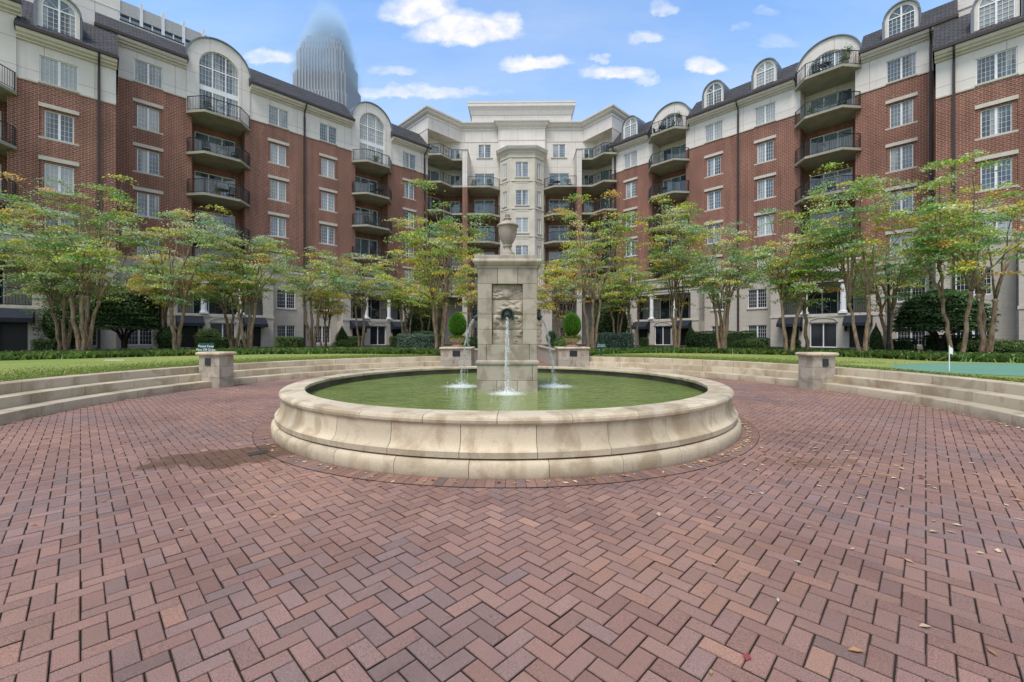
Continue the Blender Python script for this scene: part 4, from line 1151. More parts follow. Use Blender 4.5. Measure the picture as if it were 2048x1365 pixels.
def wing(W, y, mp, side):
    """y: main wall plane; mp maps a left-wing coordinate to this wing"""
    def iv(a, b):
        p, q = mp(a), mp(b); return (min(p, q), max(p, q))
    U0, U1 = 0.95, 26.0
    B = [6.91, 19.53]; HW = 1.71
    colsM = [2.70, 11.12, 15.27, 23.73]; base_off = {2.70: 2.2, 11.12: 11.70, 15.27: 14.74, 23.73: 24.2}
    bw = (1.2, 1.62)
    # ---------- windows and holes of the main section
    brick_h, stuc_h, base_h, panel = [], [], [], []
    for u in colsM:
        x = mp(u)
        for k in (3, 4, 5, 6):
            z = TOPS[k] - 1.62
            if k == 3: z = TOPS[k] - 1.42
            hh = TOPS[k] - z
            panel.append((x - .80, x + .80, z - .01, z + hh + .11)); brick_h.append((x - .6, x + .6, z, z + hh))
            put_window(W, x, y + .13, z, 1.2, round(hh, 3), 3, 5, 'window', 1.66, 1.66)
        stuc_h.append((x - .775, x + .775, 19.45, 20.98)); put_window(W, x, y + .07, 19.45, 1.55, 1.53, 4, 5, 'window', 0, 1.62)
        xb = mp(base_off[u])
        base_h.append((xb - .73, xb + .73, 3.98, 5.58)); put_window(W, xb, y + .07, 3.98, 1.46, 1.60, 4, 5, 'window', 0, 1.62, DARKGLASS)
        base_h.append((xb - .73, xb + .73, 0.95, 2.53)); put_window(W, xb, y + .07, 0.95, 1.46, 1.58, 4, 5, 'window', 0, 0, DARKGLASS)
    segs = [iv(U0, B[0] - HW), iv(B[0] + HW, B[1] - HW), iv(B[1] + HW, U1)]
    mb = MB()
    for a, b in segs:
        wall(mb, a, b, BR0, 19.32, y, panel, .05)
    for h, p in zip(brick_h, panel):
        wall(mb, p[0], p[1], p[2], p[3], y + .05, [h], .12)
    for c in B:                                  # recess: back and side walls in brick
        a, b = iv(c - HW, c + HW); top = 18.3
        wall(mb, a, b, 6.2, top, y + 1.5, [(mp(c) - 1.35, mp(c) + 1.35, FL[k] + .02, FL[k] + 2.35) for k in (3, 4, 5, 6)], .1)
        mb.poly((a, y, BR0), (a, y + 1.5, BR0), (a, y + 1.5, top), (a, y, top)); mb.poly((b, y + 1.5, BR0), (b, y, BR0), (b, y, top), (b, y + 1.5, top))
    build_split(mb, 'brick_wall', BRICK, BLD, W)
    sb = MB()
    for a, b in segs:
        wall(sb, a, b, 19.32, 21.55, y, stuc_h, .16)
    tb = MB()
    for a, b in segs:
        xs = sorted([h[:2] for h in stuc_h if a < h[0] < b]); e = a
        for h in xs: band(tb, e, h[0] - .04, y, 19.28, .09, .05); e = h[1] + .04
        band(tb, e, b, y, 19.28, .09, .05)
        tb.box(a, b, y - .07, y + .01, 7.0, 7.14)
    build_split(tb, 'stone_band', TRIM, BLD, W)
    # ---------- bays
    for c in B:
        x = mp(c)
        for k in (4, 5, 6, 7): put_balcony(W, x, y, FL[k])
        for k in (3, 4, 5, 6): put_door(W, x, y + 1.52, FL[k] + .02, 2.7, 2.33, 3)
        if side == 'L':
            gb = MB(); arch_ring(gb, x, y - .09, 2.05, 22.5, 18.38, 1.31, 22.3, 18.40)
            g = gb.build('arched_gable', STUCCO, BLD, W)
            rb = MB(); half_barrel(rb, x, 2.13, 22.5, y - .2, y + 3.6, 30, .08); rb.build('barrel_roof', ZINC, g, W)
            f, gl = arched_window(x, y + .06, 1.31, 22.3, 18.42, 12, 13, .06, mullions=[(x - .43, .045), (x + .43, .045)], extra=[(20.42, 20.78), (22.18, 22.27)])
            f.build('arched_window', WHITE, g, W); gl.build('pane', GLASS, g, W)
        else:
            put_balcony(W, x, y, FL[8])
            a, b = x - HW, x + HW
            wall(sb, a, b, 18.3, 21.3, y + 1.5, [(x - 1.35, x + 1.35, FL[7] + .02, FL[7] + 2.35)], .1)
            sb.poly((a, y, 18.3), (a, y + 1.5, 18.3), (a, y + 1.5, 22.6), (a, y, 22.6)); sb.poly((b, y + 1.5, 18.3), (b, y, 18.3), (b, y, 22.6), (b, y + 1.5, 22.6))
            put_door(W, x, y + 1.52, FL[7] + .02, 2.7, 2.33, 3)
            gb = MB(); arch_ring(gb, x, y + .32, 2.05, 22.45, 21.3, 1.31, 22.25, 21.36)
            g = gb.build('arched_gable', STUCCO, BLD, W)
            rb = MB(); half_barrel(rb, x, 2.13, 22.45, y + .2, y + 3.9, 30, .08)
            for s_ in (-1, 1): rb.box(x + s_ * 2.09 - .04, x + s_ * 2.09 + .04, y + .2, y + 3.9, 21.6, 22.45)
            rb.build('barrel_roof', ZINC, g, W)
            f, gl = arched_window(x, y + .45, 1.31, 22.25, 21.38, 12, 9, .06, mullions=[(x - .43, .045), (x + .43, .045)])
            f.build('arched_window', WHITE, g, W); gl.build('pane', GLASS, g, W)
    # ---------- eaves and roof of the main section
    gap = 2.06
    er = [iv(0.0, B[0] - gap), iv(B[0] + gap, B[1] - gap), iv(B[1] + gap, U1 + (.05))]
    for i, (a, b) in enumerate(er): eave(W, a, b, y, 21.5)
    for (a, b, d) in ((0.0, B[0] - 1.98, 1.7), (B[0] + 1.98, B[1] - 1.98, 2.35), (B[1] + 1.98, U1, 2.35)):
        p, q = iv(a, b); roof(W, p, q, y, 22.05, 2.35 if side == 'R' else d, 1.0, 11)
    if side == 'R':
        for u in colsM: put_dormer(W, mp(u), y - .02, 22.42)
    for u in ((13.18, 25.55) if side == 'L' else (13.18, 25.55, 1.25)): downspout(W, mp(u), y, 22.0)
    # ---------- base with porches
    PW = 3.45
    bsegs = [iv(U0, B[0] - PW), iv(B[0] + PW, B[1] - PW), iv(B[1] + PW, U1)]
    ab = MB()
    for a, b in bsegs: wall(ab, a, b, 0.5, 7.02, y, base_h, .16)
    for c in B: porch(W, mp(c), y, ab)
    # ---------- the projecting end section nearest the camera
    ya = y - 2.9; c = -5.2 if side == 'L' else -5.7
    A0, A1 = -14.0, U0
    xw = mp(-1.5); holes, pan, st, bh = [], [], [], []
    for k in (3, 4, 5):
        z = TOPS[k] - (1.62 if k > 3 else 1.42); hh = TOPS[k] - z
        pan.append((xw - .80, xw + .80, z - .01, z + hh + .11)); holes.append((xw - .6, xw + .6, z, z + hh))
        put_window(W, xw, ya + .13, z, 1.2, round(hh, 3), 3, 5, 'window', 1.66, 1.66)
    st.append((xw - .79, xw + .79, 16.35, 17.86)); put_window(W, xw, ya + .07, 16.35, 1.58, 1.51, 4, 5, 'window', 0, 1.66)
    xb = mp(-.62)
    for z, h in ((3.98, 1.60), (0.95, 1.58)):
        bh.append((xb - .73, xb + .73, z, z + h)); put_window(W, xb, ya + .07, z, 1.46, h, 4, 5, 'window', 0, 0, DARKGLASS)
    mb = MB(); ss = [iv(A0, c - HW), iv(c + HW, A1)]
    for a, b in ss: wall(mb, a, b, BR0, 16.2, ya, pan, .05)
    for h, p in zip(holes, pan): wall(mb, p[0], p[1], p[2], p[3], ya + .05, [h], .12)
    a, b = iv(c - HW, c + HW)
    wall(mb, a, b, 6.2, 15.2, ya + 1.5, [(mp(c) - 1.35, mp(c) + 1.35, FL[k] + .02, FL[k] + 2.35) for k in (3, 4, 5)], .1)
    mb.poly((a, ya, BR0), (a, ya + 1.5, BR0), (a, ya + 1.5, 15.2), (a, ya, 15.2)); mb.poly((b, ya + 1.5, BR0), (b, ya, BR0), (b, ya, 15.2), (b, ya + 1.5, 15.2))
    xe = mp(U0)                                   # return side of the projection
    mb.poly((xe, ya, BR0), (xe, y, BR0), (xe, y, 16.2), (xe, ya, 16.2))
    build_split(mb, 'brick_wall', BRICK, BLD, W)
    for a, b in ss: wall(sb, a, b, 16.2, 18.45, ya, st, .16)
    sb.poly((xe, ya, 16.2), (xe, y, 16.2), (xe, y, 18.6), (xe, ya, 18.6))
    a, b = iv(c - 2.05, c + 2.05); wall(sb, a, b, 15.3, 20.0, ya - .09, [(mp(c) - 1.3, mp(c) + 1.3, 15.35, 17.6)], .2)
    for q in (a, b): sb.poly((q, ya - .09, 15.3), (q, ya + 2.5, 15.3), (q, ya + 2.5, 20.0), (q, ya - .09, 20.0))
    put_door(W, mp(c), ya + .05, 15.37, 2.6, 2.23, 3)
    eave(W, a - .2, b + .2, ya - .09, 19.6)
    for k in (4, 5, 6): put_balcony(W, mp(c), ya, FL[k])
    for k in (3, 4, 5): put_door(W, mp(c), ya + 1.52, FL[k] + .02, 2.7, 2.33, 3)
    t2 = MB()
    for a, b in ss: t2.box(a, b, ya - .07, ya + .01, 7.0, 7.14)
    hx = st[0]
    a, b = iv(c + HW, A1); t2.box(a, hx[0] - .04, ya - .05, ya + .01, 16.16, 16.25); t2.box(hx[1] + .04, b, ya - .05, ya + .01, 16.16, 16.25)
    build_split(t2, 'stone_band', TRIM, BLD, W)
    for p, q in ((A0, c - 2.06), (c + 2.06, A1 + .05)):
        a, b = iv(p, q); eave(W, a, b, ya, 18.4)
    a, b = iv(c + 2.0, A1 + .12); roof(W, a, b, ya, 18.95, 3.0, 1.0, 4.2)
    a, b = iv(A0, c - 2.0); roof(W, a, b, ya, 18.95, 3.0, 1.0, 4.2)
    put_dormer(W, mp(-1.5), ya - .1, 19.35)
    downspout(W, mp(0.18), ya, 18.9)
    asg = [iv(A0, c - PW), iv(c + PW, A1)]
    for a, b in asg: wall(ab, a, b, 0.5, 7.02, ya, bh, .16)
    ab.poly((xe, ya, 0.5), (xe, y, 0.5), (xe, y, 7.1), (xe, ya, 7.1))
    porch(W, mp(c), ya, ab)
    # main wall seen above the lower end roof, and the penthouse behind
    a, b = iv(-9, 0.95); wall(sb, a, b, 18.0, 21.55, y, (), .1)
    pb = MB()
    a, b = iv(-3.2, 1.25) if side == 'L' else iv(-7.0, 0.15)
    pb.box(a, b, y + 2.4, y + 9, 21.5, 30.0)
    for zz in (25.2, 27.4): pb.box(a - .03, b + .03, y + 2.37, y + 9.03, zz, zz + .05)
    pb.box(a - .06, b + .06, y + 2.34, y + 9.06, 23.9 if side == 'R' else 22.8, 24.0 if side == 'R' else 22.9)
    p_ = pb.build('penthouse', STUCCO, BLD, W)
    if side == 'L':
        q = MB(); q.box(b, mp(B[0] - 1.98), y + 1.6, y + 1.9, 23.3, 24.15); q.build('parapet', STUCCO, p_, W)
        q = MB(); q.box(b, mp(B[0] - 1.98), y + 1.55, y + 1.95, 24.15, 24.22); q.build('coping', BRONZE, p_, W)
    build_split(sb, 'stucco_wall', STUCCO, BLD, W)
    build_split(ab, 'stone_base', ASHLAR, BLD, W)
    # body behind, so nothing is hollow
    vb = MB(); a, b = iv(A0, U1); vb.box(a, b, y + 1.75, y + 12, 0.5, 21.9); a, b = iv(A0, U0 - .2); vb.box(a, b, ya + 1.75, y + 1.7, 0.5, 18.4)
    vb.build('inner_core', VOID, BLD, W)

def column_mb(h, r=.19):
    mb = MB()
    mb.box(-.26, .26, -.26, .26, 0, .10); mb.lathe([(.25, .10), (.26, .14), (.25, .18), (r, .20), (r, .25), (r * .86, h - .22), (r * .86, h - .2), (r, h - .18), (r * .9, h - .16), (r + .04, h - .10)], 18)
    mb.box(-.25, .25, -.25, .25, h - .10, h)
    return mb

def put_awning(W, x, y, z=2.35, w=1.55, h=.78, p=.95, parent=None):
    M = W @ T(x, y, z)
    if 'awning' in PROTO: return dup(PROTO['awning'], M, BLD)
    mb = MB(); a = w / 2
    top = [(-a, 0, h), (a, 0, h), (a, -p * .35, h * .93), (a, -p, .2), (-a, -p, .2), (-a, -p * .35, h * .93)]
    mb.add([(-a, 0, h), (a, 0, h), (a, -p * .25, h * .95), (-a, -p * .25, h * .95), (a, -p, .24), (-a, -p, .24), (a, -p, 0), (-a, -p, 0), (a, 0, 0.0), (-a, 0, 0.0)],
           [(0, 3, 2, 1), (3, 5, 4, 2), (5, 7, 6, 4), (1, 2, 4, 6, 8), (0, 9, 7, 5, 3)])
    o = mb.build('awning', AWN, BLD, M, bevel=0.02)
    PROTO['awning'] = o
    return o

def porch(W, x, y, ab):
    """limestone block in front of a balcony bay: loggia with two columns above, patio door between two awnings below"""
    yf = y - 1.3; PW = 3.45
    lg = (x - 2.72, x + 2.72, 3.25, 5.62)
    dr = (x - .84, x + .84, .75, 2.60)
    ed = [(x + s * 2.05 - .52, x + s * 2.05 + .52, .75, 2.45) for s in (-1, 1)]
    wall(ab, x - PW, x + PW, .5, 7.05, yf, [lg, dr] + ed, .28)
    for s in (-1, 1):
        xs = x + s * PW
        ab.poly((xs, yf, .5), (xs, y, .5), (xs, y, 7.05), (xs, yf, 7.05))
        ab.box(xs - (.30 if s > 0 else 0), xs + (0 if s > 0 else .30), yf + .28, y, 3.0, 6.2)
    ab.box(x - PW + .02, x + PW - .02, yf + .25, yf + .29, 6.3, 7.05)
    ab.box(x - PW + .02, x + PW - .02, yf + .28, y + 1.5, 5.98, 6.14)
    ab.box(x - PW + .02, x + PW - .02, yf + .28, y + 1.5, 2.95, 3.12)
    wall(ab, x - PW, x + PW, .5, 6.0, y + 1.2, [(x - 1.5, x + 1.5, 3.15, 5.4)], .1)
    pb = MB(); pb.box(x - PW - .07, x + PW + .07, yf - .09, yf + .33, 7.05, 7.19)
    o = pb.build('porch', TRIM, BLD, W)
    pb = MB(); pb.box(x - PW - .05, x + PW + .05, yf - .05, yf + .0, 3.02, 3.20)
    pb.box(x - PW - .04, x + PW + .04, yf - .06, yf, 5.86, 5.98)
    build_split(pb, 'stone_band', TRIM, o, W)
    pb = MB()
    n = 14; zc = 2.62; rw = .92; rh = .40
    pts = [(x + rw * math.cos(PI * i / n), zc + rh * math.sin(PI * i / n)) for i in range(n + 1)]
    for i in range(n):
        a, b = pts[i], pts[i + 1]; ca, cb = (x + (a[0] - x) * .9, zc + (a[1] - zc) * .82), (x + (b[0] - x) * .9, zc + (b[1] - zc) * .82)
        pb.add([(q[0], yy, q[1]) for yy in (yf - .045, yf) for q in (ca, a, b, cb)], [(3, 2, 1, 0), (1, 5, 6, 2), (0, 3, 7, 4)])
    pb.build('door_arch', TRIM, o, W)
    fl = MB(); fl.box(x - PW - .10, x + PW + .10, yf - .14, yf + .0, 6.12, 6.25); fl.build('metal_drip_edge', BRONZE, o, W)
    for s in (-1, 1): column_mb(2.37).build('column', WHITE, o, W @ T(x + s * 1.17, yf + .12, 3.25))
    for a, b in ((-2.72, -1.40), (-.94, .94), (1.40, 2.72)):
        r = railing_mb([(x + a, yf + .12), (x + b, yf + .12)], 1.0, (0, .5, 1.38) if b - a > 1.5 else None); r.build('railing', RAIL, o, W @ T(0, 0, 3.22))
    r = railing_mb([(x - 2.0, yf + .2), (x + 2.0, yf + .2)], .95); r.build('railing', RAIL, o, W @ T(0, 0, 7.19))
    put_door(W, x, y + 1.22, 3.15, 3.0, 2.25, 3, 'balcony_door', DARKGLASS)
    put_door(W, x, yf + .12, .75, 1.66, 1.84, 2, 'patio_door', DARKGLASS)
    for s in (-1, 1):
        xe = x + s * 2.05
        put_awning(W, x + s * 2.05, yf, 2.30)
        M = W @ T(xe, yf + .22, .75)
        if 'edoor' in PROTO: dup(PROTO['edoor'], M, BLD)
        else:
            m = MB(); m.box(-.52, -.46, 0, .06, 0, 1.7); m.box(.46, .52, 0, .06, 0, 1.7); m.box(-.46, .46, 0, .06, 1.62, 1.7)
            d = m.build('entry_door', RAIL, BLD, M); g = MB(); g.poly((-.5, .05, 0), (.5, .05, 0), (.5, .05, 1.68), (-.5, .05, 1.68)); g.build('door_leaf', BLACK, d, M); PROTO['edoor'] = d
        # wall lantern beside the door
        xl = x + s * 1.35
        M = W @ T(xl, yf - .14, 2.0)
        if 'lant' in PROTO: dup(PROTO['lant'], M, BLD)
        else:
            m = MB(); m.lathe([(0, .34), (.03, .32), (.13, .22), (.10, .20), (.075, -.02), (.04, -.06), (0, -.09)], 8); m.box(-.03, .03, .06, .15, .0, .12)
            PROTO['lant'] = m.build('wall_lantern', BLACK, BLD, M)

wing(WL, 39.5, lambda u: u, 'L')
wing(WR, 39.8, lambda u: 0.2 - u, 'R')

# ------------------------------------------------------------------ centre block
def sweep(path, prof, closed=False):
    """profile (out, z) swept along a plan path with mitred corners; outward = right-hand side of travel"""
    mb = MB(); n = len(path); m = len(prof); P = []
    for i in range(n):
        p = Vector(path[i])
        d0 = (p - Vector(path[i - 1])).normalized() if i > 0 else None
        d1 = (Vector(path[i + 1]) - p).normalized() if i < n - 1 else None
        if d0 is None: d0 = d1
        if d1 is None: d1 = d0
        n0 = Vector((d0.y, -d0.x)); n1 = Vector((d1.y, -d1.x))
        mt = (n0 + n1); mt = mt / max(0.2, mt.dot(n0)) if mt.length > 1e-6 else n0
        for o_, z in prof: P.append((p.x + mt.x * o_, p.y + mt.y * o_, z))
    Fc = [(i * m + k, (i + 1) * m + k, (i + 1) * m + k + 1, i * m + k + 1) for i in range(n - 1) for k in range(m - 1)]
    mb.add(P, Fc); return mb

def centre():
    W = WC
    def wl(M, u, y): v = M @ Vector((u, y, 0)); return (v.x, v.y)
    Lc, Lb = wl(WL, 26.0, 39.5), wl(WL, 26.0, 50.0)
    Rc, Rb = wl(WR, -25.8, 39.8), wl(WR, -25.8, 50.0)
    def c(x, y): v = W @ Vector((x, y, 0)); return (v.x, v.y)
    ATT = 24.4
    XI = 7.13
    path = [Lb, Lc, c(-XI, 0), c(-2.72, 0), c(-2.72, -.45), c(2.72, -.45), c(2.72, 0), c(XI, 0), Rc, Rb]
    at = MB()
    for i in range(len(path) - 1):
        a, b = path[i], path[i + 1]
        z0 = 18.0 if i in (0, len(path) - 2) else ATT
        if i in (3, 4, 5): z0 = 7.0
        at.poly((*a, z0), (*b, z0), (*b, 26.2), (*a, 26.2))
    # soffit over the corner loggias
    L41, R41 = wl(WL, 26.0, 41.1), wl(WR, -25.8, 41.4)
    L29, R29 = wl(WL, 29.1, 41.1), wl(WR, -28.6, 41.4)
    at.poly((*Lc, ATT), (*c(-XI, 0), ATT), (*c(-9.6, 0.02), ATT), (*L29, ATT), (*L41, ATT))
    at.poly((*Rc, ATT), (*R41, ATT), (*R29, ATT), (*c(9.6, 0.02), ATT), (*c(XI, 0), ATT))
    at.build('attic_wall', STUCCO, BLD)
    prof = [(0, 25.75), (.05, 25.75), (.07, 25.83), (.05, 25.9), (.05, 26.0), (.18, 26.06), (.30, 26.15), (.36, 26.28), (.36, 26.36), (.48, 26.40), (.52, 26.5), (.52, 26.62), (0, 26.66), (-.6, 26.6)]
    sweep(path, prof).build('cornice', CORN, BLD)
    sweep(path[:], [(0, ATT + .0), (.04, ATT), (.04, ATT + .06), (0, ATT + .06)]).build('string_course', CORN, BLD)
    rf = MB(); rf.add([(*p, 26.5) for p in path], [tuple(range(len(path)))]); rf.build('flat_roof', m_plain('flat_roof', (.2, .19, .18)), BLD)
    # upper block
    ub = MB(); ub.box(-6.24, 6.24, 3.4, 14, 26.4, 30.2)
    o = ub.build('upper_block', STUCCO, BLD, W)
    pth = [(-6.24, 14), (-6.24, 3.4), (6.24, 3.4), (6.24, 14)]
    sweep(pth, [(0, 29.3), (.05, 29.35), (.10, 29.5), (.20, 29.85), (.36, 30.15), (.40, 30.2), (.46, 30.3), (.46, 30.62), (.50, 30.66), (.50, 30.85), (0, 30.9), (-6.1, 30.88)]).build('upper_cornice', CORN, o, W)
    sweep(pth, [(0, 27.2), (.04, 27.2), (.04, 27.28), (0, 27.28)]).build('string_course', CORN, o, W)
    # walls facing the camera
    wins = [(s * 4.37 - .735, s * 4.37 + .735, 22.6, 24.15) for s in (-1, 1)]
    dst, dbr = [], []
    for s in (-1, 1):
        dst.append((s * 4.37 - 1.18, s * 4.37 + 1.18, FL[7] + .02, FL[7] + 2.37))
        for k in (3, 4, 5, 6): dbr.append((s * 4.37 - 1.18, s * 4.37 + 1.18, FL[k] + .02, FL[k] + 2.37))
        for k in (7, 8): dst.append((s * 7.85 - .55, s * 7.85 + .55, FL[k] + .02, FL[k] + 2.2))
        for k in (3, 4, 5, 6): dbr.append((s * 7.85 - .55, s * 7.85 + .55, FL[k] + .02, FL[k] + 2.2))
    sw, bk, ab = MB(), MB(), MB()
    for a, b in ((-9.6, -2.72), (2.72, 9.6)):
        wall(sw, a, b, 18.2, ATT if abs(a) > 9 or b > 9 else ATT, 0, wins + dst, .14)
        wall(bk, a, b, 6.9, 18.2, 0, dbr, .14)
        wall(ab, a, b, .4, 6.9, 0.0, [(s * 5.2 - .8, s * 5.2 + .8, 3.6, 5.5) for s in (-1, 1)] + [(s * 5.2 - .7, s * 5.2 + .7, .8, 2.7) for s in (-1, 1)], .2)
    # strip of attic wall between the string course and cornice is part of attic_wall; fill behind fin
    for s in (-1, 1):
        put_window(W, s * 4.37, .05, 22.6, 1.47, 1.55, 4, 5, 'window', 0, 1.9)
        put_door(W, s * 4.37, .05, FL[7] + .02, 2.36, 2.35, 2)
        for k in (3, 4, 5, 6): put_door(W, s * 4.37, .05, FL[k] + .02, 2.36, 2.35, 2)
        for k in (3, 4, 5, 6, 7, 8): put_window(W, s * 7.85, .03, FL[k] + .02, 1.10, 2.18, 2, 4, 'french_door', glass=DGLASS)
        put_window(W, s * 5.2, .1, 3.6, 1.6, 1.9, 4, 5, 'window', glass=DARKGLASS)
        put_window(W, s * 5.2, .1, .8, 1.4, 1.9, 4, 5, 'window', glass=DARKGLASS)
    # recessed 45 degree walls with sliding doors
    for (Wd, u0, u1, yy, uc) in ((WL, 26.0, 29.5, 41.1, 27.45), (WR, -29.0, -25.8, 41.4, -27.2)):
        s2, b2 = MB(), MB()
        d7 = [(uc - 1.2, uc + 1.2, FL[k] + .02, FL[k] + 2.37) for k in range(3, 9)]
        wall(s2, u0, u1, 18.2, ATT, yy, d7, .12); wall(b2, u0, u1, .5, 18.2, yy, d7, .12)
        e = 26.0 if Wd is WL else -25.8
        yw = 39.5 if Wd is WL else 39.8
        s2.poly((e, yw, 18.2), (e, yy, 18.2), (e, yy, ATT), (e, yw, ATT)); b2.poly((e, yw, .5), (e, yy, .5), (e, yy, 18.2), (e, yw, 18.2))
        s2.build('stucco_wall', STUCCO, BLD, Wd); b2.build('brick_wall', BRICK, BLD, Wd)
        for k in range(3, 9): put_door(Wd, uc, yy + .02, FL[k] + .02, 2.4, 2.35, 2)
    # fins between the corner loggias and the middle balconies
    for s in (-1, 1):
        x0, x1 = (s * 6.62, s * 6.08) if s < 0 else (6.08, 6.62)
        sw.box(x0, x1, -2.72, 0.02, 18.2, 22.35); bk.box(x0, x1, -2.72, 0.02, 6.9, 18.2); ab.box(x0, x1, -2.72, .02, .4, 6.9)
    build_split(sw, 'stucco_wall', STUCCO, BLD, W); build_split(bk, 'brick_wall', BRICK, BLD, W); build_split(ab, 'stone_base', ASHLAR, BLD, W)
    cp = MB()
    for s in (-1, 1): cp.box(s * 6.35 - .33, s * 6.35 + .33, -2.80, .0, 22.35, 22.47)
    cp.box(-9.6, -2.72, -.04, .01, 18.15, 18.25); cp.box(2.72, 9.6, -.04, .01, 18.15, 18.25)
    build_split(cp, 'stone_band', CORN, BLD, W)
    # corner and middle balconies
    for s in (-1, 1):
        pg = [(-10.15, -3.3), (-10.15, -4.15), (-8.75, -4.25), (-7.75, -2.75), (-6.64, -2.75), (-6.64, -.0), (-9.3, 0), (-11.1, -1.8)]
        if s > 0: pg = [(-x, y) for x, y in pg][::-1]
        Mz = None
        for k in (8, 7, 6, 5, 4, 3):
            M = W @ T(0, 0, FL[k])
            key = ('cb', s)
            if key in PROTO: dup(PROTO[key], M, BLD); continue
            mb = MB(); mb.prism(pg, -.20, 0); o = mb.build('corner_balcony', CONC, BLD, M)
            rp = [(-10.08, -4.05), (-8.80, -4.14), (-7.80, -2.68), (-6.68, -2.68)]
            if s > 0: rp = [(-x, y) for x, y in rp]
            railing_mb(rp, panel=(1, .45, 1.25)).build('railing', RAIL, o, M)
            PROTO[key] = o
        pg = [(-6.06, 0), (-6.06, -2.72), (-3.55, -2.72), (-2.50, -1.78), (-2.46, 0)]
        if s > 0: pg = [(-x, y) for x, y in pg][::-1]
        for k in (7, 6, 5, 4, 3):
            M = W @ T(0, 0, FL[k]); key = ('mb', s)
            if key in PROTO: dup(PROTO[key], M, BLD); continue
            mb = MB(); mb.prism(pg, -.20, 0); o = mb.build('middle_balcony', CONC, BLD, M)
            rp = [(-6.02, -2.64), (-3.58, -2.64), (-2.56, -1.72)]
            if s > 0: rp = [(-x, y) for x, y in rp]
            railing_mb(rp, panel=(0, .85, 1.6)).build('railing', RAIL, o, M)
            PROTO[key] = o
    # stone bay, half octagon
    fx, hx, fy = 1.40, 2.46, -2.70
    sy = fy + (hx - fx)
    bp = [(-hx, 0), (-hx, sy), (-fx, fy), (fx, fy), (hx, sy), (hx, 0)]
    bay = MB()
    faces = [((-hx, sy), (-fx, fy), .62), ((-fx, fy), (fx, fy), 1.42), ((fx, fy), (hx, sy), .62)]
    lv = [3, 4, 5, 6, 7]
    for (a, b, ww) in faces:
        L = math.hypot(b[0] - a[0], b[1] - a[1]); ang = math.atan2(b[1] - a[1], b[0] - a[0]); Mf = T(a[0], a[1], 0) @ RZ(ang)
        sub = MB(); hs = [(L / 2 - ww / 2, L / 2 + ww / 2, TOPS[k] - 1.68, TOPS[k]) for k in lv]
        wall(sub, 0, L, .4, 22.2, 0, hs, .16)
        # raised panels: pilasters at the corners, aprons under the windows
        pw = .17 if ww < 1 else .26
        sub.box(0.0, pw, -.045, .0, 7.2, 21.35); sub.box(L - pw, L, -.045, .0, 7.2, 21.35)
        for k in lv: sub.box(L / 2 - ww / 2 - .02, L / 2 + ww / 2 + .02, -.03, 0, TOPS[k] - 2.35, TOPS[k] - 1.95)
        bay.add([Mf @ Vector(v) for v in sub.v], sub.f)
    bay.poly((-hx, 0, .4), (-hx, sy, .4), (-hx, sy, 22.2), (-hx, 0, 22.2)); bay.poly((hx, sy, .4), (hx, 0, .4), (hx, 0, 22.2), (hx, sy, 22.2))
    o = bay.build('stone_bay', m_plain('bay_limestone', (0.60, 0.55, 0.465), .8, .2, var=.1, scale=1.0), BLD, W)
    tr = None
    for k, zz in enumerate((6.75, 9.55, 12.62, 15.70, 18.78, 21.42)):
        sweep(bp, [(0, zz), (.05, zz), (.07, zz + .05), (.07, zz + .10), (.05, zz + .13), (0, zz + .13)]).build('string_course', TRIM, o, W)
    sweep(bp, [(0, 21.95), (.06, 21.98), (.10, 22.1), (.22, 22.22), (.36, 22.30), (.42, 22.42), (.42, 22.52), (.48, 22.56), (.48, 22.66), (0, 22.72), (-1.2, 22.74)]).build('bay_cornice', CORN, o, W)
    dk = MB(); dk.prism(bp, 22.4, 22.6); dk.build('bay_roof', CORN, o, W)
    for (a, b, ww) in faces:
        ang = math.atan2(b[1] - a[1], b[0] - a[0]); mx, my = (a[0] + b[0]) / 2, (a[1] + b[1]) / 2
        Wf = W @ T(mx, my, 0) @ RZ(ang)
        for k in lv:
            if ww > 1: put_window(Wf, 0, .05, TOPS[k] - 1.68, ww, 1.68, 4, 5, 'bay_window', 0, ww + .2)
            else: put_window(Wf, 0, .05, TOPS[k] - 1.68, ww, 1.68, 2, 5, 'bay_window', 0, ww + .15)
    # ground floor entrance in the bay
    w2 = put_window(W, 0, -.47, 22.75, 2.3, .75, 3, 1, 'clerestory_window')
    # entrance front: quoined projecting lodge with lantern
    en = MB()
    wall(en, -3.2, 3.2, .4, 6.7, -4.4, [(-.95, .95, .75, 3.3)], .5)
    en.poly((-3.2, -4.4, .4), (-3.2, 0, .4), (-3.2, 0, 6.7), (-3.2, -4.4, 6.7)); en.poly((3.2, 0, .4), (3.2, -4.4, .4), (3.2, -4.4, 6.7), (3.2, 0, 6.7))
    en.poly((-3.2, -4.4, 6.7), (3.2, -4.4, 6.7), (3.2, 0, 6.7), (-3.2, 0, 6.7))
    e = en.build('entrance_front', ASHLAR, BLD, W)
    q = MB()
    for s in (-1, 1):
        for k in range(14):
            ww = .62 if k % 2 else .44
            x0 = s * 1.75 - ww / 2
            q.box(x0, x0 + ww, -4.46 - .02 * (k % 3), -4.4, .75 + k * .40, .75 + k * .40 + .385)
    q.build('quoin_stones', ROUGHST, e, W, bevel=.02)
    sweep([(-3.2, 0), (-3.2, -4.4), (3.2, -4.4), (3.2, 0)], [(0, 6.4), (.1, 6.45), (.2, 6.6), (.2, 6.8), (0, 6.85)]).build('entrance_cornice', CORN, e, W)
    put_door(W, 0, -4.1, .75, 1.9, 2.5, 2, 'entrance_door', DARKGLASS)
    m = MB(); m.lathe([(0, .75), (.05, .7), (.26, .5), (.2, .46), (.14, .0), (.08, -.08), (0, -.12)], 6); m.box(-.05, .05, .1, .3, .2, .3)
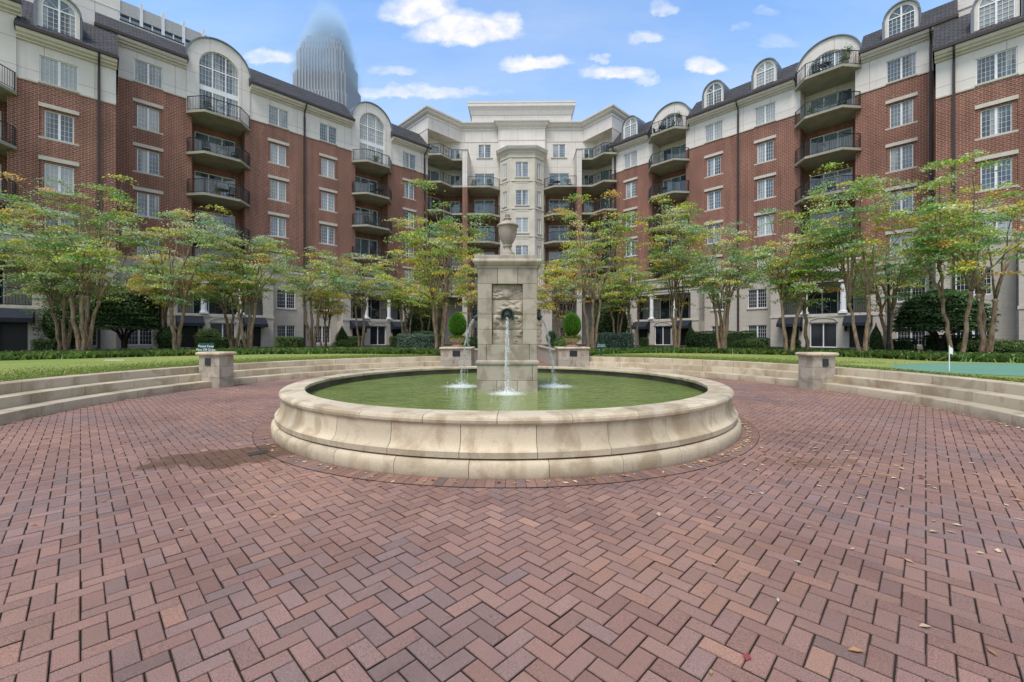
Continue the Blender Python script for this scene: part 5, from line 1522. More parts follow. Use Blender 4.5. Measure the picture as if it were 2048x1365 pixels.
    for s in (-1, 1): m.build('entrance_lantern', BLACK, e, W @ T(s * 1.75, -4.72, 3.9))
    vb = MB(); vb.box(-9.4, 9.4, .6, 14, .4, 26.2)
    vb.build('inner_core', VOID, BLD, W)
centre()
# ------------------------------------------------------------------ vegetation
PAL = np.array([(0.265, 0.430, 0.235), (0.400, 0.520, 0.310), (0.165, 0.350, 0.075), (0.300, 0.440, 0.065), (0.580, 0.580, 0.090), (0.680, 0.640, 0.340), (0.780, 0.540, 0.060), (0.800, 0.420, 0.110)])
MIX = {'green': [.17, .13, .20, .18, .16, .06, .06, .04], 'pale': [.22, .24, .12, .13, .12, .11, .03, .03],
       'yellow': [.08, .08, .18, .26, .24, .05, .08, .03], 'amber': [.05, .07, .09, .12, .20, .13, .16, .18], 'dark': [.22, .08, .26, .20, .12, .03, .05, .04]}

def leaf_quads(cen, nrm, L, W, rng):
    n = len(cen)
    r = rng.normal(0, 1, (n, 3)); d = np.cross(nrm, r); d /= np.linalg.norm(d, axis=1, keepdims=True) + 1e-9
    s = np.cross(nrm, d)
    L = L[:, None]; W = W[:, None]
    return np.stack([cen - d * L * .5, cen + s * W * .5 + d * L * .05, cen + d * L * .5, cen - s * W * .5 + d * L * .05], 1)

def make_tree(name, label, x, y, H, hp, R, nt, seed, mix='green', z0=0.6, dens=66, stems=(5, 7), lean=0.34, trunk_r=.105, group='crape myrtles round the courtyard', low=True, cat='tree'):
    """pollarded crape myrtle: a few thick trunks ending in knobs, each with a sheaf of thin stems, airy layered foliage"""
    rng = np.random.default_rng(seed); M = T(x, y, z0)
    root = empty(name, M, label=label, cat=cat, group=group)
    mb = MB(); pads = []
    hp -= z0; H -= z0
    a0 = rng.uniform(0, 2 * PI)
    for t in range(nt):
        a = a0 + 2 * PI * t / nt + rng.normal(0, .25)
        b0 = rng.uniform(.08, .17) if nt > 1 else 0; b1 = b0 + lean * rng.uniform(.6, 1.2) * (1 if nt > 1 else .2)
        h = hp * rng.uniform(.90, 1.10); pts, rad = [], []
        wob = rng.normal(0, .03, (7, 2))
        tr = trunk_r * rng.uniform(.85, 1.15)
        for i in range(7):
            q = i / 6; r = b0 + (b1 - b0) * q ** 1.3
            pts.append((math.cos(a) * r + wob[i, 0], math.sin(a) * r + wob[i, 1], -.1 + (h + .1) * q)); rad.append(tr * (1.18 - .42 * q) if i < 6 else tr * .80)
        k = pts[-1]
        pts.append((k[0], k[1], k[2] + .07)); rad.append(tr * 1.15); pts.append((k[0], k[1], k[2] + .17)); rad.append(tr * .85)
        mb.tube(pts, rad, 8)
        k = Vector((k[0], k[1], k[2] + .1))
        ns = int(rng.integers(stems[0], stems[1] + 1))
        for s in range(ns):
            aa = a + rng.normal(0, 1.0) if rng.random() < .65 else rng.uniform(0, 2 * PI)
            top = hp + (H - hp) * (rng.beta(2.0, 1.3) * .85 + .15)
            fr = (top - hp) / (H - hp)
            ro = R * rng.uniform(.25, 1.0) * (1.0 - .42 * max(0, fr - .45))
            e = Vector((math.cos(aa) * ro, math.sin(aa) * ro, top))
            c1 = k + Vector((math.cos(aa) * .22 * ro, math.sin(aa) * .22 * ro, (top - k.z) * .55))
            P, Rr = [], []
            r0 = rng.uniform(.028, .046)
            w_ = rng.normal(0, .05, (8, 3))
            for i in range(8):
                q = i / 7
                p = k * (1 - q) ** 2 + c1 * 2 * q * (1 - q) + e * q * q + Vector(w_[i]) * math.sin(q * PI)
                P.append(p); Rr.append(r0 * (1 - q) ** .8 + .006)
            mb.tube(P, Rr, 5)
            pads.append((e, 1.0))
            for _ in range(int(rng.integers(4, 7))):          # side twigs carrying sprays
                q = .27 + .70 * rng.random() ** .8; i = min(6, int(q * 7)); f = q * 7 - i
                st = P[i].lerp(P[i + 1], f); b = aa + rng.normal(0, 1.1); ll = rng.uniform(.45, 1.15) * (.6 + .5 * (1 - q))
                en = st + Vector((math.cos(b) * ll, math.sin(b) * ll, rng.uniform(-.05, .5) * ll))
                md = st.lerp(en, .5) + Vector((0, 0, .10 * ll))
                mb.tube([st, md, en], [.013, .009, .004], 4, cap=False)
                pads.append((en, .9)); 
                if rng.random() < .25: pads.append((md.lerp(en, .4) + Vector((rng.normal(0, .2), rng.normal(0, .2), .05)), .65))
        if low and rng.random() < .85:                           # a few shoots just above the knob
            b = rng.uniform(0, 2 * PI); en = k + Vector((math.cos(b) * .7, math.sin(b) * .7, rng.uniform(.1, .6))); mb.tube([k, en], [.014, .005], 4, cap=False); pads.append((en, .8))
    o = mb.build('trunk', BARK, root, M, uv=False); o.data.shade_smooth()
    C, Nn, Cc, Ls = [], [], [], []
    pr = np.array(MIX[mix]); pr = pr / pr.sum()
    for p, s in pads:
        n = int(dens * s * rng.uniform(.6, 1.35))
        rx = rng.uniform(.42, .85) * s; ry = rx * rng.uniform(.6, 1.0); rz = rng.uniform(.06, .15)
        ph = rng.uniform(0, PI)
        v = rng.normal(0, .52, (n, 3)); v[:, 2] *= .8
        X = v[:, 0] * rx * math.cos(ph) - v[:, 1] * ry * math.sin(ph); Y = v[:, 0] * rx * math.sin(ph) + v[:, 1] * ry * math.cos(ph)
        droop = -.28 * (X * X + Y * Y) / (rx + .2)
        C.append(np.stack([p.x + X, p.y + Y, p.z + v[:, 2] * rz + droop], 1))
        nn = rng.normal(0, .75, (n, 3)); nn[:, 2] += .75; nn[:, 0] += X * .7; nn[:, 1] += Y * .7; Nn.append(nn)
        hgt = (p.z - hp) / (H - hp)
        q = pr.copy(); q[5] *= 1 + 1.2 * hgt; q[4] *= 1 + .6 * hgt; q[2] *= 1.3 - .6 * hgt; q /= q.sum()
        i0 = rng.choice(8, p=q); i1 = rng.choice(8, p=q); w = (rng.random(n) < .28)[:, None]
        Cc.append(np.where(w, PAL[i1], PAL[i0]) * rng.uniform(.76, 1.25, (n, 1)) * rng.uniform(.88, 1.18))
    C = np.concatenate(C); Nn = np.concatenate(Nn); Cc = np.concatenate(Cc); Nn /= np.linalg.norm(Nn, axis=1, keepdims=True)
    n = len(C)
    V = leaf_quads(C, Nn, rng.uniform(.08, .14, n), rng.uniform(.045, .075, n), rng)
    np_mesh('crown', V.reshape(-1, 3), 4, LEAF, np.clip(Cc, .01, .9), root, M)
    return root

TREES = [
 # label, x, y, top, knob height, radius, trunks, mix
 ('tall four-trunked crape myrtle with pale leaves nearest the camera on the left lawn edge', -20.0, 19.7, 9.5, 3.1, 3.3, 4, 'green'),
 ('slim crape myrtle with twisted trunks close behind the tall leftmost myrtle, by the end wall', -22.3, 21.1, 6.6, 2.7, 2.0, 3, 'green'),
 ('crape myrtle spreading in from the left edge over the black awning', -23.6, 17.6, 7.6, 3.2, 3.6, 3, 'dark'),
 ('two-trunked crape myrtle just right of the left lamp post', -17.6, 22.2, 8.9, 3.0, 2.7, 2, 'pale'),
 ('slender bare-stemmed crape myrtle behind the left lamp post', -20.6, 24.9, 6.7, 3.2, 1.6, 2, 'amber'),
 ('slim crape myrtle in front of the curtained patio door on the left', -17.2, 26.0, 6.2, 3.0, 1.7, 3, 'yellow'),
 ('crape myrtle with pale green layered crown beside the left black awning door', -15.2, 24.4, 8.0, 3.1, 2.6, 3, 'pale'),
 ('wide pale crape myrtle before the plain stone wall of the left wing', -12.7, 26.9, 7.4, 3.5, 2.7, 3, 'pale'),
 ('small bushy crape myrtle behind the wide pale myrtle, by a downspout', -13.6, 30.6, 6.0, 2.6, 1.5, 3, 'amber'),
 ('single-trunked crape myrtle in front of the second left porch', -10.4, 29.2, 7.3, 3.4, 2.5, 3, 'pale'),
 ('thin myrtle behind the low dark hedge left of the fountain', -8.1, 32.5, 6.4, 3.2, 1.7, 3, 'yellow'),
 ('short myrtle right behind the low dark hedge, beside the big left myrtle', -6.9, 33.4, 6.0, 2.9, 1.5, 2, 'green'),
 ('big crape myrtle with orange inner leaves directly left of the fountain pillar', -3.95, 23.1, 9.3, 3.3, 3.0, 4, 'yellow'),
 ('reddish orange myrtle standing behind the left topiary pot', -2.6, 30.5, 7.6, 3.0, 2.3, 4, 'amber'),
 ('big yellow-green crape myrtle directly right of the fountain, behind the right topiary pot', 4.45, 23.4, 9.2, 3.3, 3.4, 3, 'yellow'),
 ('rusty orange myrtle behind the big myrtle right of the fountain', 3.6, 30.0, 7.6, 2.9, 2.2, 4, 'amber'),
 ('slim myrtle rising behind the clipped grey-green hedge right of the fountain', 8.2, 33.0, 6.7, 3.4, 1.8, 3, 'green'),
 ('pair-stemmed myrtle between the grey-green hedge and the first right awning', 9.2, 32.0, 6.9, 3.2, 1.6, 2, 'yellow'),
 ('bright yellow topped crape myrtle in front of the far right porch', 10.1, 26.0, 10.3, 3.3, 2.6, 3, 'yellow'),
 ('pale crape myrtle before the tall dark hedge of the right wing', 11.9, 23.9, 8.2, 3.1, 2.7, 4, 'pale'),
 ('crape myrtle at the left end of the curtained patio doors in the right wing', 14.2, 21.7, 8.2, 3.1, 2.5, 2, 'green'),
 ('single thick-trunked myrtle between the patio doors and an awning on the right', 15.6, 22.4, 7.0, 2.7, 2.0, 1, 'green'),
 ('forked crape myrtle with spreading crown hiding the right awning', 16.3, 19.7, 9.4, 3.1, 3.0, 2, 'dark'),
 ('thin bare myrtle beside the black lamp post on the right', 19.6, 21.9, 6.8, 2.8, 1.7, 2, 'pale'),
 ('stout crape myrtle behind the golf flag', 18.4, 17.5, 9.0, 3.1, 2.9, 2, 'dark'),
 ('crape myrtle with yellow tips at the right edge, past the domed tree', 21.0, 18.7, 9.6, 3.2, 3.3, 3, 'yellow'),
]
for i, (lab, x, y, top, hp, R, nt, mx) in enumerate(TREES):
    far = y > 28
    make_tree('crape_myrtle', lab, x, y, top, hp, R * 1.07, nt, 100 + i, mx, dens=95 if far else 125, stems=(4, 6) if nt > 2 else (6, 8) if nt == 2 else (9, 11), trunk_r=.088 if not far else .078)

def shell_leaves(pts, nrm, L, W, rng, tilt=.5):
    nn = nrm + rng.normal(0, tilt, nrm.shape); nn /= np.linalg.norm(nn, axis=1, keepdims=True)
    n = len(pts)
    return leaf_quads(pts, nn, rng.uniform(.7, 1.3, n) * L, rng.uniform(.7, 1.3, n) * W, rng)

def greens(n, rng, base, var=.35):
    base = np.array(base); c = base[rng.integers(0, len(base), n)]
    return np.clip(c * rng.uniform(1 - var, 1 + var, (n, 1)), .005, .9)

def hedge(name, label, x, y, w, d, h, ang, seed, base, z0=0.64, dens=900, leaf=(.06, .035), group='clipped hedges along the building'):
    rng = np.random.default_rng(seed); M = T(x, y, z0) @ RZ(ang)
    root = empty(name, M, label=label, cat='hedge', group=group)
    P, N = [], []
    for ax, area in (('f', w * h), ('b', w * h * .4), ('l', d * h), ('r', d * h), ('t', w * d)):
        n = int(area * dens); a, b = rng.uniform(-.5, .5, n), rng.uniform(0, 1, n); o = np.ones(n)
        if ax == 'f': p = np.stack([a * w, -d / 2 * o, b * h], 1); q = (0, -1, .3)
        elif ax == 'b': p = np.stack([a * w, d / 2 * o, b * h], 1); q = (0, 1, .3)
        elif ax == 'l': p = np.stack([-w / 2 * o, a * d, b * h], 1); q = (-1, 0, .3)
        elif ax == 'r': p = np.stack([w / 2 * o, a * d, b * h], 1); q = (1, 0, .3)
        else: p = np.stack([a * w, (b - .5) * d, h * o], 1); q = (0, 0, 1)
        P.append(p); N.append(np.tile(np.array(q, float), (n, 1)))
    P = np.concatenate(P); N = np.concatenate(N); n = len(P)
    # rounded, slightly lumpy outline
    cx = np.clip(P[:, 0], -w / 2 + .12, w / 2 - .12); cy = np.clip(P[:, 1], -d / 2 + .12, d / 2 - .12); cz = np.clip(P[:, 2], 0, h - .12)
    cc = np.stack([cx, cy, cz], 1); v = P - cc; l = np.linalg.norm(v, axis=1, keepdims=True) + 1e-6
    lump = 1 + .30 * np.sin(P[:, 0] * 5 + seed) * np.sin(P[:, 2] * 6 + 1) + rng.normal(0, .22, n)
    P = cc + v / l * .12 * lump[:, None]
    V = shell_leaves(P, N, leaf[0], leaf[1], rng, .6)
    np_mesh('foliage', V.reshape(-1, 3), 4, BLADE, greens(n, rng, base), root, M)
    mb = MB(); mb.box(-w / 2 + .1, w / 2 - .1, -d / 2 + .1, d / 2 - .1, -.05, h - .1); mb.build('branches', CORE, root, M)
    return root

BOX = [(.040, .085, .026), (.060, .120, .036), (.090, .165, .052), (.028, .058, .022)]
OLEA = [(.080, .135, .090), (.125, .190, .135), (.050, .090, .060), (.20, .27, .21)]
LIME = [(.125, .205, .050), (.175, .260, .065), (.085, .150, .040)]
def hd(px0, px1, ytop, Y, d, ang, seed, base, label, zb=.64, **k):
    x0, x1 = pxw(px0, Y), pxw(px1, Y); h = max(.4, zpy(ytop, Y) - zb)
    return hedge('hedge', label, (x0 + x1) / 2, Y + d * .3, abs(x1 - x0), d, h, R_(ang), seed, base, zb, **k)
hd(66, 101, 680, 21.5, .7, 30, 1, BOX, 'small square boxwood at the foot of the left end wall')
hd(395, 462, 677, 27.0, .8, 30, 2, LIME, 'low yellowish hedge in front of the left patio door')
hd(477, 493, 679, 28.5, .7, 30, 3, BOX, 'small round boxwood beside the left entry door')
hd(550, 588, 675, 31.5, .9, 30, 4, LIME, 'square light green boxwood under the plain left wing window')
hd(588, 603, 676, 33.0, .8, 20, 5, BOX, 'small round boxwood against the plain left wing wall')
hd(690, 722, 674, 36.0, .9, 30, 6, BOX, 'low hedge left of the second left porch')
hd(779, 802, 674, 33, .9, 20, 7, LIME, 'small light hedge by the awning of the second left porch')
hd(794, 872, 670, 25.8, 1.3, 8, 8, OLEA, 'long grey-green hedge left of the left topiary pot', leaf=(.075, .04))
hd(825, 884, 664, 31.0, 1.0, 8, 9, BOX, 'dark hedge behind the grey-green hedge left of the fountain')
hd(1193, 1267, 668, 25.8, 1.5, -8, 10, OLEA, 'tall grey-green hedge right of the right topiary pot', leaf=(.075, .04))
hd(1283, 1298, 677, 33, .7, -20, 11, LIME, 'small round boxwood beside the first right awning')
hd(1386, 1508, 664, 29.5, 1.2, -38, 12, BOX, 'long dark clipped hedge across the right wing wall')
hd(1503, 1540, 677, 27.8, .9, -38, 13, BOX, 'low boxwood at the right end of the long dark hedge')
hd(1583, 1603, 681, 24.8, .7, -38, 14, BOX, 'small square boxwood beside the right patio doors')
hd(1757, 1777, 680, 23.0, .7, -38, 15, BOX, 'small boxwood left of the right lamp post')
hd(1790, 1832, 679, 23.3, .8, -38, 16, BOX, 'low dark boxwood under the right ground floor windows')
hd(1875, 1965, 672, 22.6, .9, -40, 17, BOX, 'dark hedge behind the golf flag and domed tree')
hd(2010, 2110, 684, 19.8, 1.0, -50, 18, BOX, 'dark hedge running out of the right edge')

def dome_tree(label, x, y, w, ztop, zbot, seed, z0=.64):
    """umbrella shaped evergreen clipped into a dome of flat tiers"""
    rng = np.random.default_rng(seed); M = T(x, y, z0); root = empty('domed_tree', M, label=label, cat='tree')
    r = w / 2; h = ztop - zbot; zb = zbot - z0
    P, N = [], []
    n = 15000
    a = rng.uniform(0, 2 * PI, n); q = rng.uniform(0, 1, n) ** .6
    tier = rng.integers(0, 9, n) / 8.0
    lev = np.clip(tier + rng.normal(0, .018, n), 0, 1)
    rr = r * np.sqrt(np.clip(1 - (lev * .97) ** 2.2, 0.01, 1)) * (.60 + .40 * q) * (1 + .07 * np.sin(a * 3 + tier * 9) + .05 * np.sin(a * 7 + tier * 17))
    P = np.stack([rr * np.cos(a), rr * np.sin(a), zb + lev * h - .12 * q * q + rng.normal(0, .045, n)], 1)
    N = np.stack([np.cos(a) * .45 * q, np.sin(a) * .45 * q, np.ones(n)], 1)
    V = shell_leaves(P, N, .16, .075, rng, .35)
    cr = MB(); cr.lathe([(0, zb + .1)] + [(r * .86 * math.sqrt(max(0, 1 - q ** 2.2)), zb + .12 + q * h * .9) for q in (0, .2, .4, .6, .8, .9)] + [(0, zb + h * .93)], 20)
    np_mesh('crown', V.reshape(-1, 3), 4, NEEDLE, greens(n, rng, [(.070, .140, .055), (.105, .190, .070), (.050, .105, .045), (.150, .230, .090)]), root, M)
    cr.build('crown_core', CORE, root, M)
    mb = MB()
    for k in range(6):
        b = 2 * PI * k / 6 + rng.normal(0, .3); e = Vector((math.cos(b) * r * .62, math.sin(b) * r * .62, zb + h * rng.uniform(.1, .35))); m = Vector((math.cos(b) * r * .16, math.sin(b) * r * .16, zb * .72 + .1))
        mb.tube([(0.04 * math.cos(b), .04 * math.sin(b), -.1), (math.cos(b) * .08, math.sin(b) * .08, zb * .45), m, e], [.085, .07, .05, .02], 6)
    mb.build('trunk', m_plain('dark_bark', (.035, .028, .022), .85, .15), root, M)
dome_tree('dark domed evergreen tree with tiered branches left of the lamp post', -22.3, 24.3, 3.7, 4.3, 2.1, 61)
dome_tree('dark domed evergreen tree behind the golf flag', 22.6, 22.3, 4.1, 3.95, 1.95, 62)

def bush(name, label, x, y, w, h, seed, base, z0=.64, shape='ball', n=2600, leaf=(.07, .04), cat='shrub', group=None, nm='foliage'):
    rng = np.random.default_rng(seed); M = T(x, y, z0); root = empty(name, M, label=label, cat=cat, group=group)
    u = rng.normal(0, 1, (n, 3)); u /= np.linalg.norm(u, axis=1, keepdims=True)
    f = rng.uniform(.78, 1.04, n)[:, None] + .08 * np.sin(u[:, :1] * 7 + seed) * np.sin(u[:, 2:] * 6)
    P = u * f * np.array([w / 2, w / 2, h / 2]); P[:, 2] += h / 2
    if shape == 'cone':
        t = np.clip(P[:, 2] / h, 0, 1); k = np.clip(1.25 * (1 - t) ** .8, .05, 1); P[:, 0] *= k; P[:, 1] *= k
    if shape == 'egg':
        t = np.clip(P[:, 2] / h, 0, 1); k = 1.12 - .32 * t; P[:, 0] *= k; P[:, 1] *= k
    N = u.copy()
    V = shell_leaves(P, N, leaf[0], leaf[1], rng, .55)
    np_mesh(nm, V.reshape(-1, 3), 4, BLADE, greens(n, rng, base), root, M)
    mb = MB(); pf = [(0, .04 * h)] + [(w * .40 * math.sin(PI * i / 8) * ((1.25 * (1 - i / 8) ** .8 if i else 1) if shape == 'cone' else 1), h * (.5 - .42 * math.cos(PI * i / 8))) for i in range(1, 8)] + [(0, .92 * h)]
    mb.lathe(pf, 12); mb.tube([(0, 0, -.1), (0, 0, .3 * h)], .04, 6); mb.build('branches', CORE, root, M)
    return root
bush('conical_shrub', 'small dark cone-shaped conifer by the left wing wall', pxw(684, 33), 33.0, 1.35, 1.75, 71, BOX, shape='cone')
bush('conical_shrub', 'dark cone-shaped conifer at the left end of the long dark hedge', pxw(1382, 30), 30.0, 1.0, 1.75, 72, BOX, shape='cone')
bush('conical_shrub', 'dark narrow conifer beside the awning door on the right', pxw(1752, 23.5), 23.5, .9, 1.6, 73, BOX, shape='cone')
bush('leafy_shrub', 'loose pale green shrub before the long dark hedge', pxw(1490, 27), 26.6, 2.0, .75, 74, LIME)
bush('leafy_shrub', 'loose light green shrub at the foot of the small left conifer', pxw(700, 31), 30.6, 2.2, .7, 75, LIME)
bush('leafy_shrub', 'dark leafy shrub left of the two-trunked myrtle', pxw(338, 25), 25.0, 1.5, 1.6, 76, BOX)
bush('leafy_shrub', 'feathery green shrub beside the left awning door', pxw(408, 28), 28.4, 1.5, 1.5, 77, LIME)
bush('leafy_shrub', 'fern-like shrub at the right edge of the right bed', pxw(1985, 19.5), 19.6, 2.2, .8, 78, LIME)
bush('broadleaf_evergreen', 'dark evergreen tree behind the grey-green hedge right of the fountain', pxw(1222, 36), 36.0, 3.6, 4.0, 79, BOX, cat='tree', n=5200, leaf=(.13, .07), nm='crown')
bush('broadleaf_evergreen', 'dark evergreen tree behind the hedges left of the fountain', pxw(846, 36), 36.0, 3.4, 3.8, 80, BOX, cat='tree', n=5200, leaf=(.13, .07), nm='crown')
bush('broadleaf_evergreen', 'dark evergreen tree in the shade beside the left end section', pxw(128, 24.6), 24.6, 2.6, 3.3, 81, BOX, cat='tree', n=4200, leaf=(.12, .06), nm='crown')

# ------------------------------------------------------------------ planters at the path
def planter(side, x, y, lab1, lab2, seed):
    M = T(x, y, 0)
    root = empty('planter_pillar', M, label=lab1, cat='pillar', group='broad stone pillars at the path')
    w = 1.38
    mb = MB(); stone_box(mb, w, w, -.02, .95, 2, .55); mb.build('shaft', STONE2, root, M, bevel=.008)
    mb = MB(); mb.box(-w / 2 + .012, w / 2 - .012, -w / 2 + .012, w / 2 - .012, 0, .94); mb.build('joint_mortar', JOINT, root, M)
    mb = MB(); cap_stone(mb, w + .13, w + .13, .951, .10); smooth_angle(mb.build('capstone', STONE, root, M), 50)
    mb = MB(); px = -.02 * side; mb.box(px - .17, px + .17, -w / 2 - .02, -w / 2, .64, .90); mb.build('plaque', PLAQUE, root, M, bevel=.004)
    z = 1.053; M2 = T(x, y - .1, z)
    pot = empty('topiary_pot', M2, label=lab2, cat='potted plant', group='topiary pots flanking the path')
    mb = MB(); mb.lathe([(0, 0), (.30, 0), (.30, .05), (.26, .08), (.19, .12), (.16, .16), (.20, .185), (.30, .23), (.37, .30), (.395, .345), (.40, .375), (.385, .39), (.36, .38), (.0, .36)], 36)
    smooth_angle(mb.build('bowl', TERRA, pot, M2, uv=False), 40)
    mb = MB(); mb.lathe([(0, .37), (.37, .372)], 24); mb.build('soil', SOIL, pot, M2)
    rng = np.random.default_rng(seed)
    n = 7000; u = rng.normal(0, 1, (n, 3)); u /= np.linalg.norm(u, axis=1, keepdims=True)
    h, ww = 1.05, .80
    P = u * rng.uniform(.80, 1.03, (n, 1)) * np.array([ww / 2, ww / 2, h / 2]); t = P[:, 2] / h + .5
    k = 1.08 - .22 * t; P[:, 0] *= k; P[:, 1] *= k; P[:, 2] += .50 + h / 2
    up = u * .7 + np.array([0, 0, .9]); up /= np.linalg.norm(up, axis=1, keepdims=True)
    s = np.cross(up, rng.normal(0, 1, (n, 3))); s /= np.linalg.norm(s, axis=1, keepdims=True)
    L = rng.uniform(.05, .10, (n, 1))
    V = np.stack([P - s * .017, P + s * .017, P + up * L], 1)
    np_mesh('topiary', V.reshape(-1, 3), 3, BLADE, greens(n, rng, [(.070, .225, .018), (.10, .29, .026), (.045, .150, .014), (.15, .36, .04)]), pot, M2)
    mb = MB(); pf = [(0, .54)] + [(.34 * math.sin(PI * i / 10) * (1.08 - .22 * (.5 - .5 * math.cos(PI * i / 10))), .50 + h * (.5 - .46 * math.cos(PI * i / 10))) for i in range(1, 10)] + [(0, .5 + h * .96)]
    mb.lathe(pf, 20); mb.tube([(0, 0, .3), (0, 0, .6)], .035, 8); mb.build('stem', CORE, pot, M2)
    n = 1500; a = rng.uniform(0, 2 * PI, n); r = .40 * np.sqrt(rng.uniform(.1, 1, n)) + np.where(rng.random(n) < .4, rng.uniform(0, .22, n), 0); side_ = np.where(np.cos(a) * side < 0, 1.0, .35)
    r = np.where(r > .40, .40 + (r - .40) * side_, r); z_ = .43 + rng.normal(0, .05, n) - np.clip(r - .40, 0, 1) * 1.6
    P = np.stack([r * np.cos(a), r * np.sin(a), z_], 1)
    V = shell_leaves(P, np.tile([0., 0, 1], (n, 1)), .055, .04, rng, .6)
    np_mesh('trailing_plants', V.reshape(-1, 3), 4, BLADE, greens(n, rng, [(.14, .20, .03), (.22, .26, .04), (.08, .14, .03)]), pot, M2)
planter(-1, -2.53, 19.75, 'broad stone pillar with plaque under the left topiary pot', 'egg-shaped bright green topiary in stone bowl on the pillar left of the fountain', 91)
planter(1, 2.79, 19.75, 'broad stone pillar with plaque under the right topiary pot', 'bright green topiary in stone bowl on the pillar right of the fountain', 92)

def garden_wall(lab, pts, seed, side):
    x, y = pts[0]; M = T(x, y, 0)
    root = empty('garden_wall', M, label=lab, cat='wall', group='low stone walls along the brick path')
    mb = MB(); cp = MB()
    for i in range(len(pts) - 1):
        a, b = Vector(pts[i]) - Vector(pts[0]), Vector(pts[i + 1]) - Vector(pts[0]); L = (b - a).length; ang = math.atan2((b - a).y, (b - a).x); Q = T(a.x, a.y, 0) @ RZ(ang)
        mb.box(0, L, -.17, .17, -.02, .80, Q); cp.box(-.03, L + .03, -.22, .22, .80, .90, Q)
        for k in range(int(L / 1.8)): mb.box(1.8 * k + .8, 1.8 * k + .84, -.173, .173, -.02, .798, Q)
    mb.build('wall_body', ASHLAR, root, M); cp.build('coping', STONE2, root, M, bevel=.02)
garden_wall('low stone wall with coping running back from the left topiary pillar', [(-1.95, 20.44), (-1.50, 27.5), (-1.4, 34)], 1, -1)
garden_wall('low stone wall with coping running back from the right topiary pillar', [(2.25, 20.44), (2.05, 27.5), (2.1, 34)], 2, 1)
mb = MB(); mb.poly((-1.95, 20.4, .72), (-3.9, 20.4, .60), (-3.6, 34, .72), (-1.4, 34, .72)); mb.poly((2.2, 20.4, .72), (2.0, 34, .72), (4.0, 34, .72), (4.0, 20.4, .6)); tag(mb.build('flower_bed', MULCH), kind='structure')
for i, (x, y, w, h, lab, base) in enumerate([(2.75, 22.4, 1.1, .75, 'pale green leafy clump behind the right topiary pillar', LIME), (3.0, 25.2, 1.3, .9, 'dark leafy clump along the right garden wall', BOX),
        (-2.5, 22.6, 1.2, .8, 'green leafy clump behind the left topiary pillar', BOX), (-2.4, 25.6, 1.3, .9, 'dark leafy clump along the left garden wall', BOX)]):
    bush('bedding_plant', lab, x, y, w, h, 300 + i, base, z0=.66, n=1500)
bush('clipped_shrub', 'rounded boxwood beside the entrance at the end of the brick path', 3.55, 38.0, 1.0, 1.4, 310, BOX, z0=.72, n=2200)
bush('clipped_shrub', 'rounded boxwood on the left of the entrance at the end of the brick path', -1.6, 38.0, 1.0, 1.4, 311, BOX, z0=.72, n=2200)

# ------------------------------------------------------------------ lamp posts, signs, flag, small things
def lamp_post(lab, x, y, h):
    M = T(x, y, .62); root = empty('lamp_post', M, label=lab, cat='lamp post', group='black lamp posts in the beds')
    mb = MB(); mb.lathe([(.13, -.05), (.13, .18), (.10, .22), (.10, .55), (.075, .62), (.060, .66), (.055, h - .62), (.075, h - .60), (.075, h - .56)], 14); mb.build('post', BLACK, root, M)
    mb = MB(); mb.lathe([(.0, h - .56), (.12, h - .55), (.13, h - .52)], 6)
    for k in range(6):
        a = 2 * PI * k / 6; mb.tube([(.12 * math.cos(a), .12 * math.sin(a), h - .53), (.18 * math.cos(a), .18 * math.sin(a), h - .14)], .013, 4)
    mb.lathe([(.215, h - .15), (.21, h - .12), (.10, h - .03), (.05, h), (.03, h + .07), (.0, h + .10)], 6); ln = mb.build('lantern', BLACK, root, M)
    g = MB(); g.lathe([(.115, h - .52), (.17, h - .15)], 6); g.build('lantern_glass', m_plain('frosted_glass', (.35, .36, .34), .3, .5), ln, M)
lamp_post('black lamp post with lantern between the domed tree and myrtles on the left', -20.6, 24.75, 4.75)
lamp_post('black lamp post between the awning and the domed tree on the right', pxw(1777, 21.6), 21.6, 4.6)

def text_mb(s, size):
    cu = bpy.data.curves.new('t', 'FONT'); cu.body = s; cu.size = size; cu.align_x = 'CENTER'; cu.align_y = 'CENTER'; cu.extrude = 0.0015
    o = bpy.data.objects.new('t', cu); COL.objects.link(o)
    bpy.context.view_layer.update()
    me = bpy.data.meshes.new_from_object(o.evaluated_get(bpy.context.evaluated_depsgraph_get()))
    v = [tuple(q.co) for q in me.vertices]; f = [tuple(p.vertices) for p in me.polygons]
    bpy.data.objects.remove(o); return v, f
def sign(lab, x, y, ztop, w, h, ang, zg=.6):
    M = T(x, y, zg) @ RZ(ang); root = empty('lawn_sign', M, label=lab, cat='sign', group='pet notice signs on the lawn')
    zt = ztop - zg
    mb = MB(); mb.box(-.05, .05, .02, .05, -.1, zt - .05); mb.build('stake', SIGNG, root, M)
    mb = MB(); mb.box(-w / 2, w / 2, -.012, .02, zt - h, zt); p = mb.build('board', SIGNG, root, M, bevel=.004)
    tm = MB()
    for k, s in enumerate(('Please Keep', 'Pets Off Grass')):
        v, f = text_mb(s, h * .34); tm.add([(a, -.016 - c, b + zt - h * (.33 + .36 * k)) for a, b, c in v], f)
    tm.build('lettering', LTRS, p, M)
sign('dark green notice Please Keep Pets Off Grass behind the left end pillar', pxw(412.5, 15.5), 15.5, zpy(686.5, 15.5), .60, .36, R_(-3))
sign('small green notice Please Keep Pets Off Grass beside the right topiary pillar', pxw(1202.5, 20.9), 20.9, zpy(687.5, 20.9), .45, .21, 0)

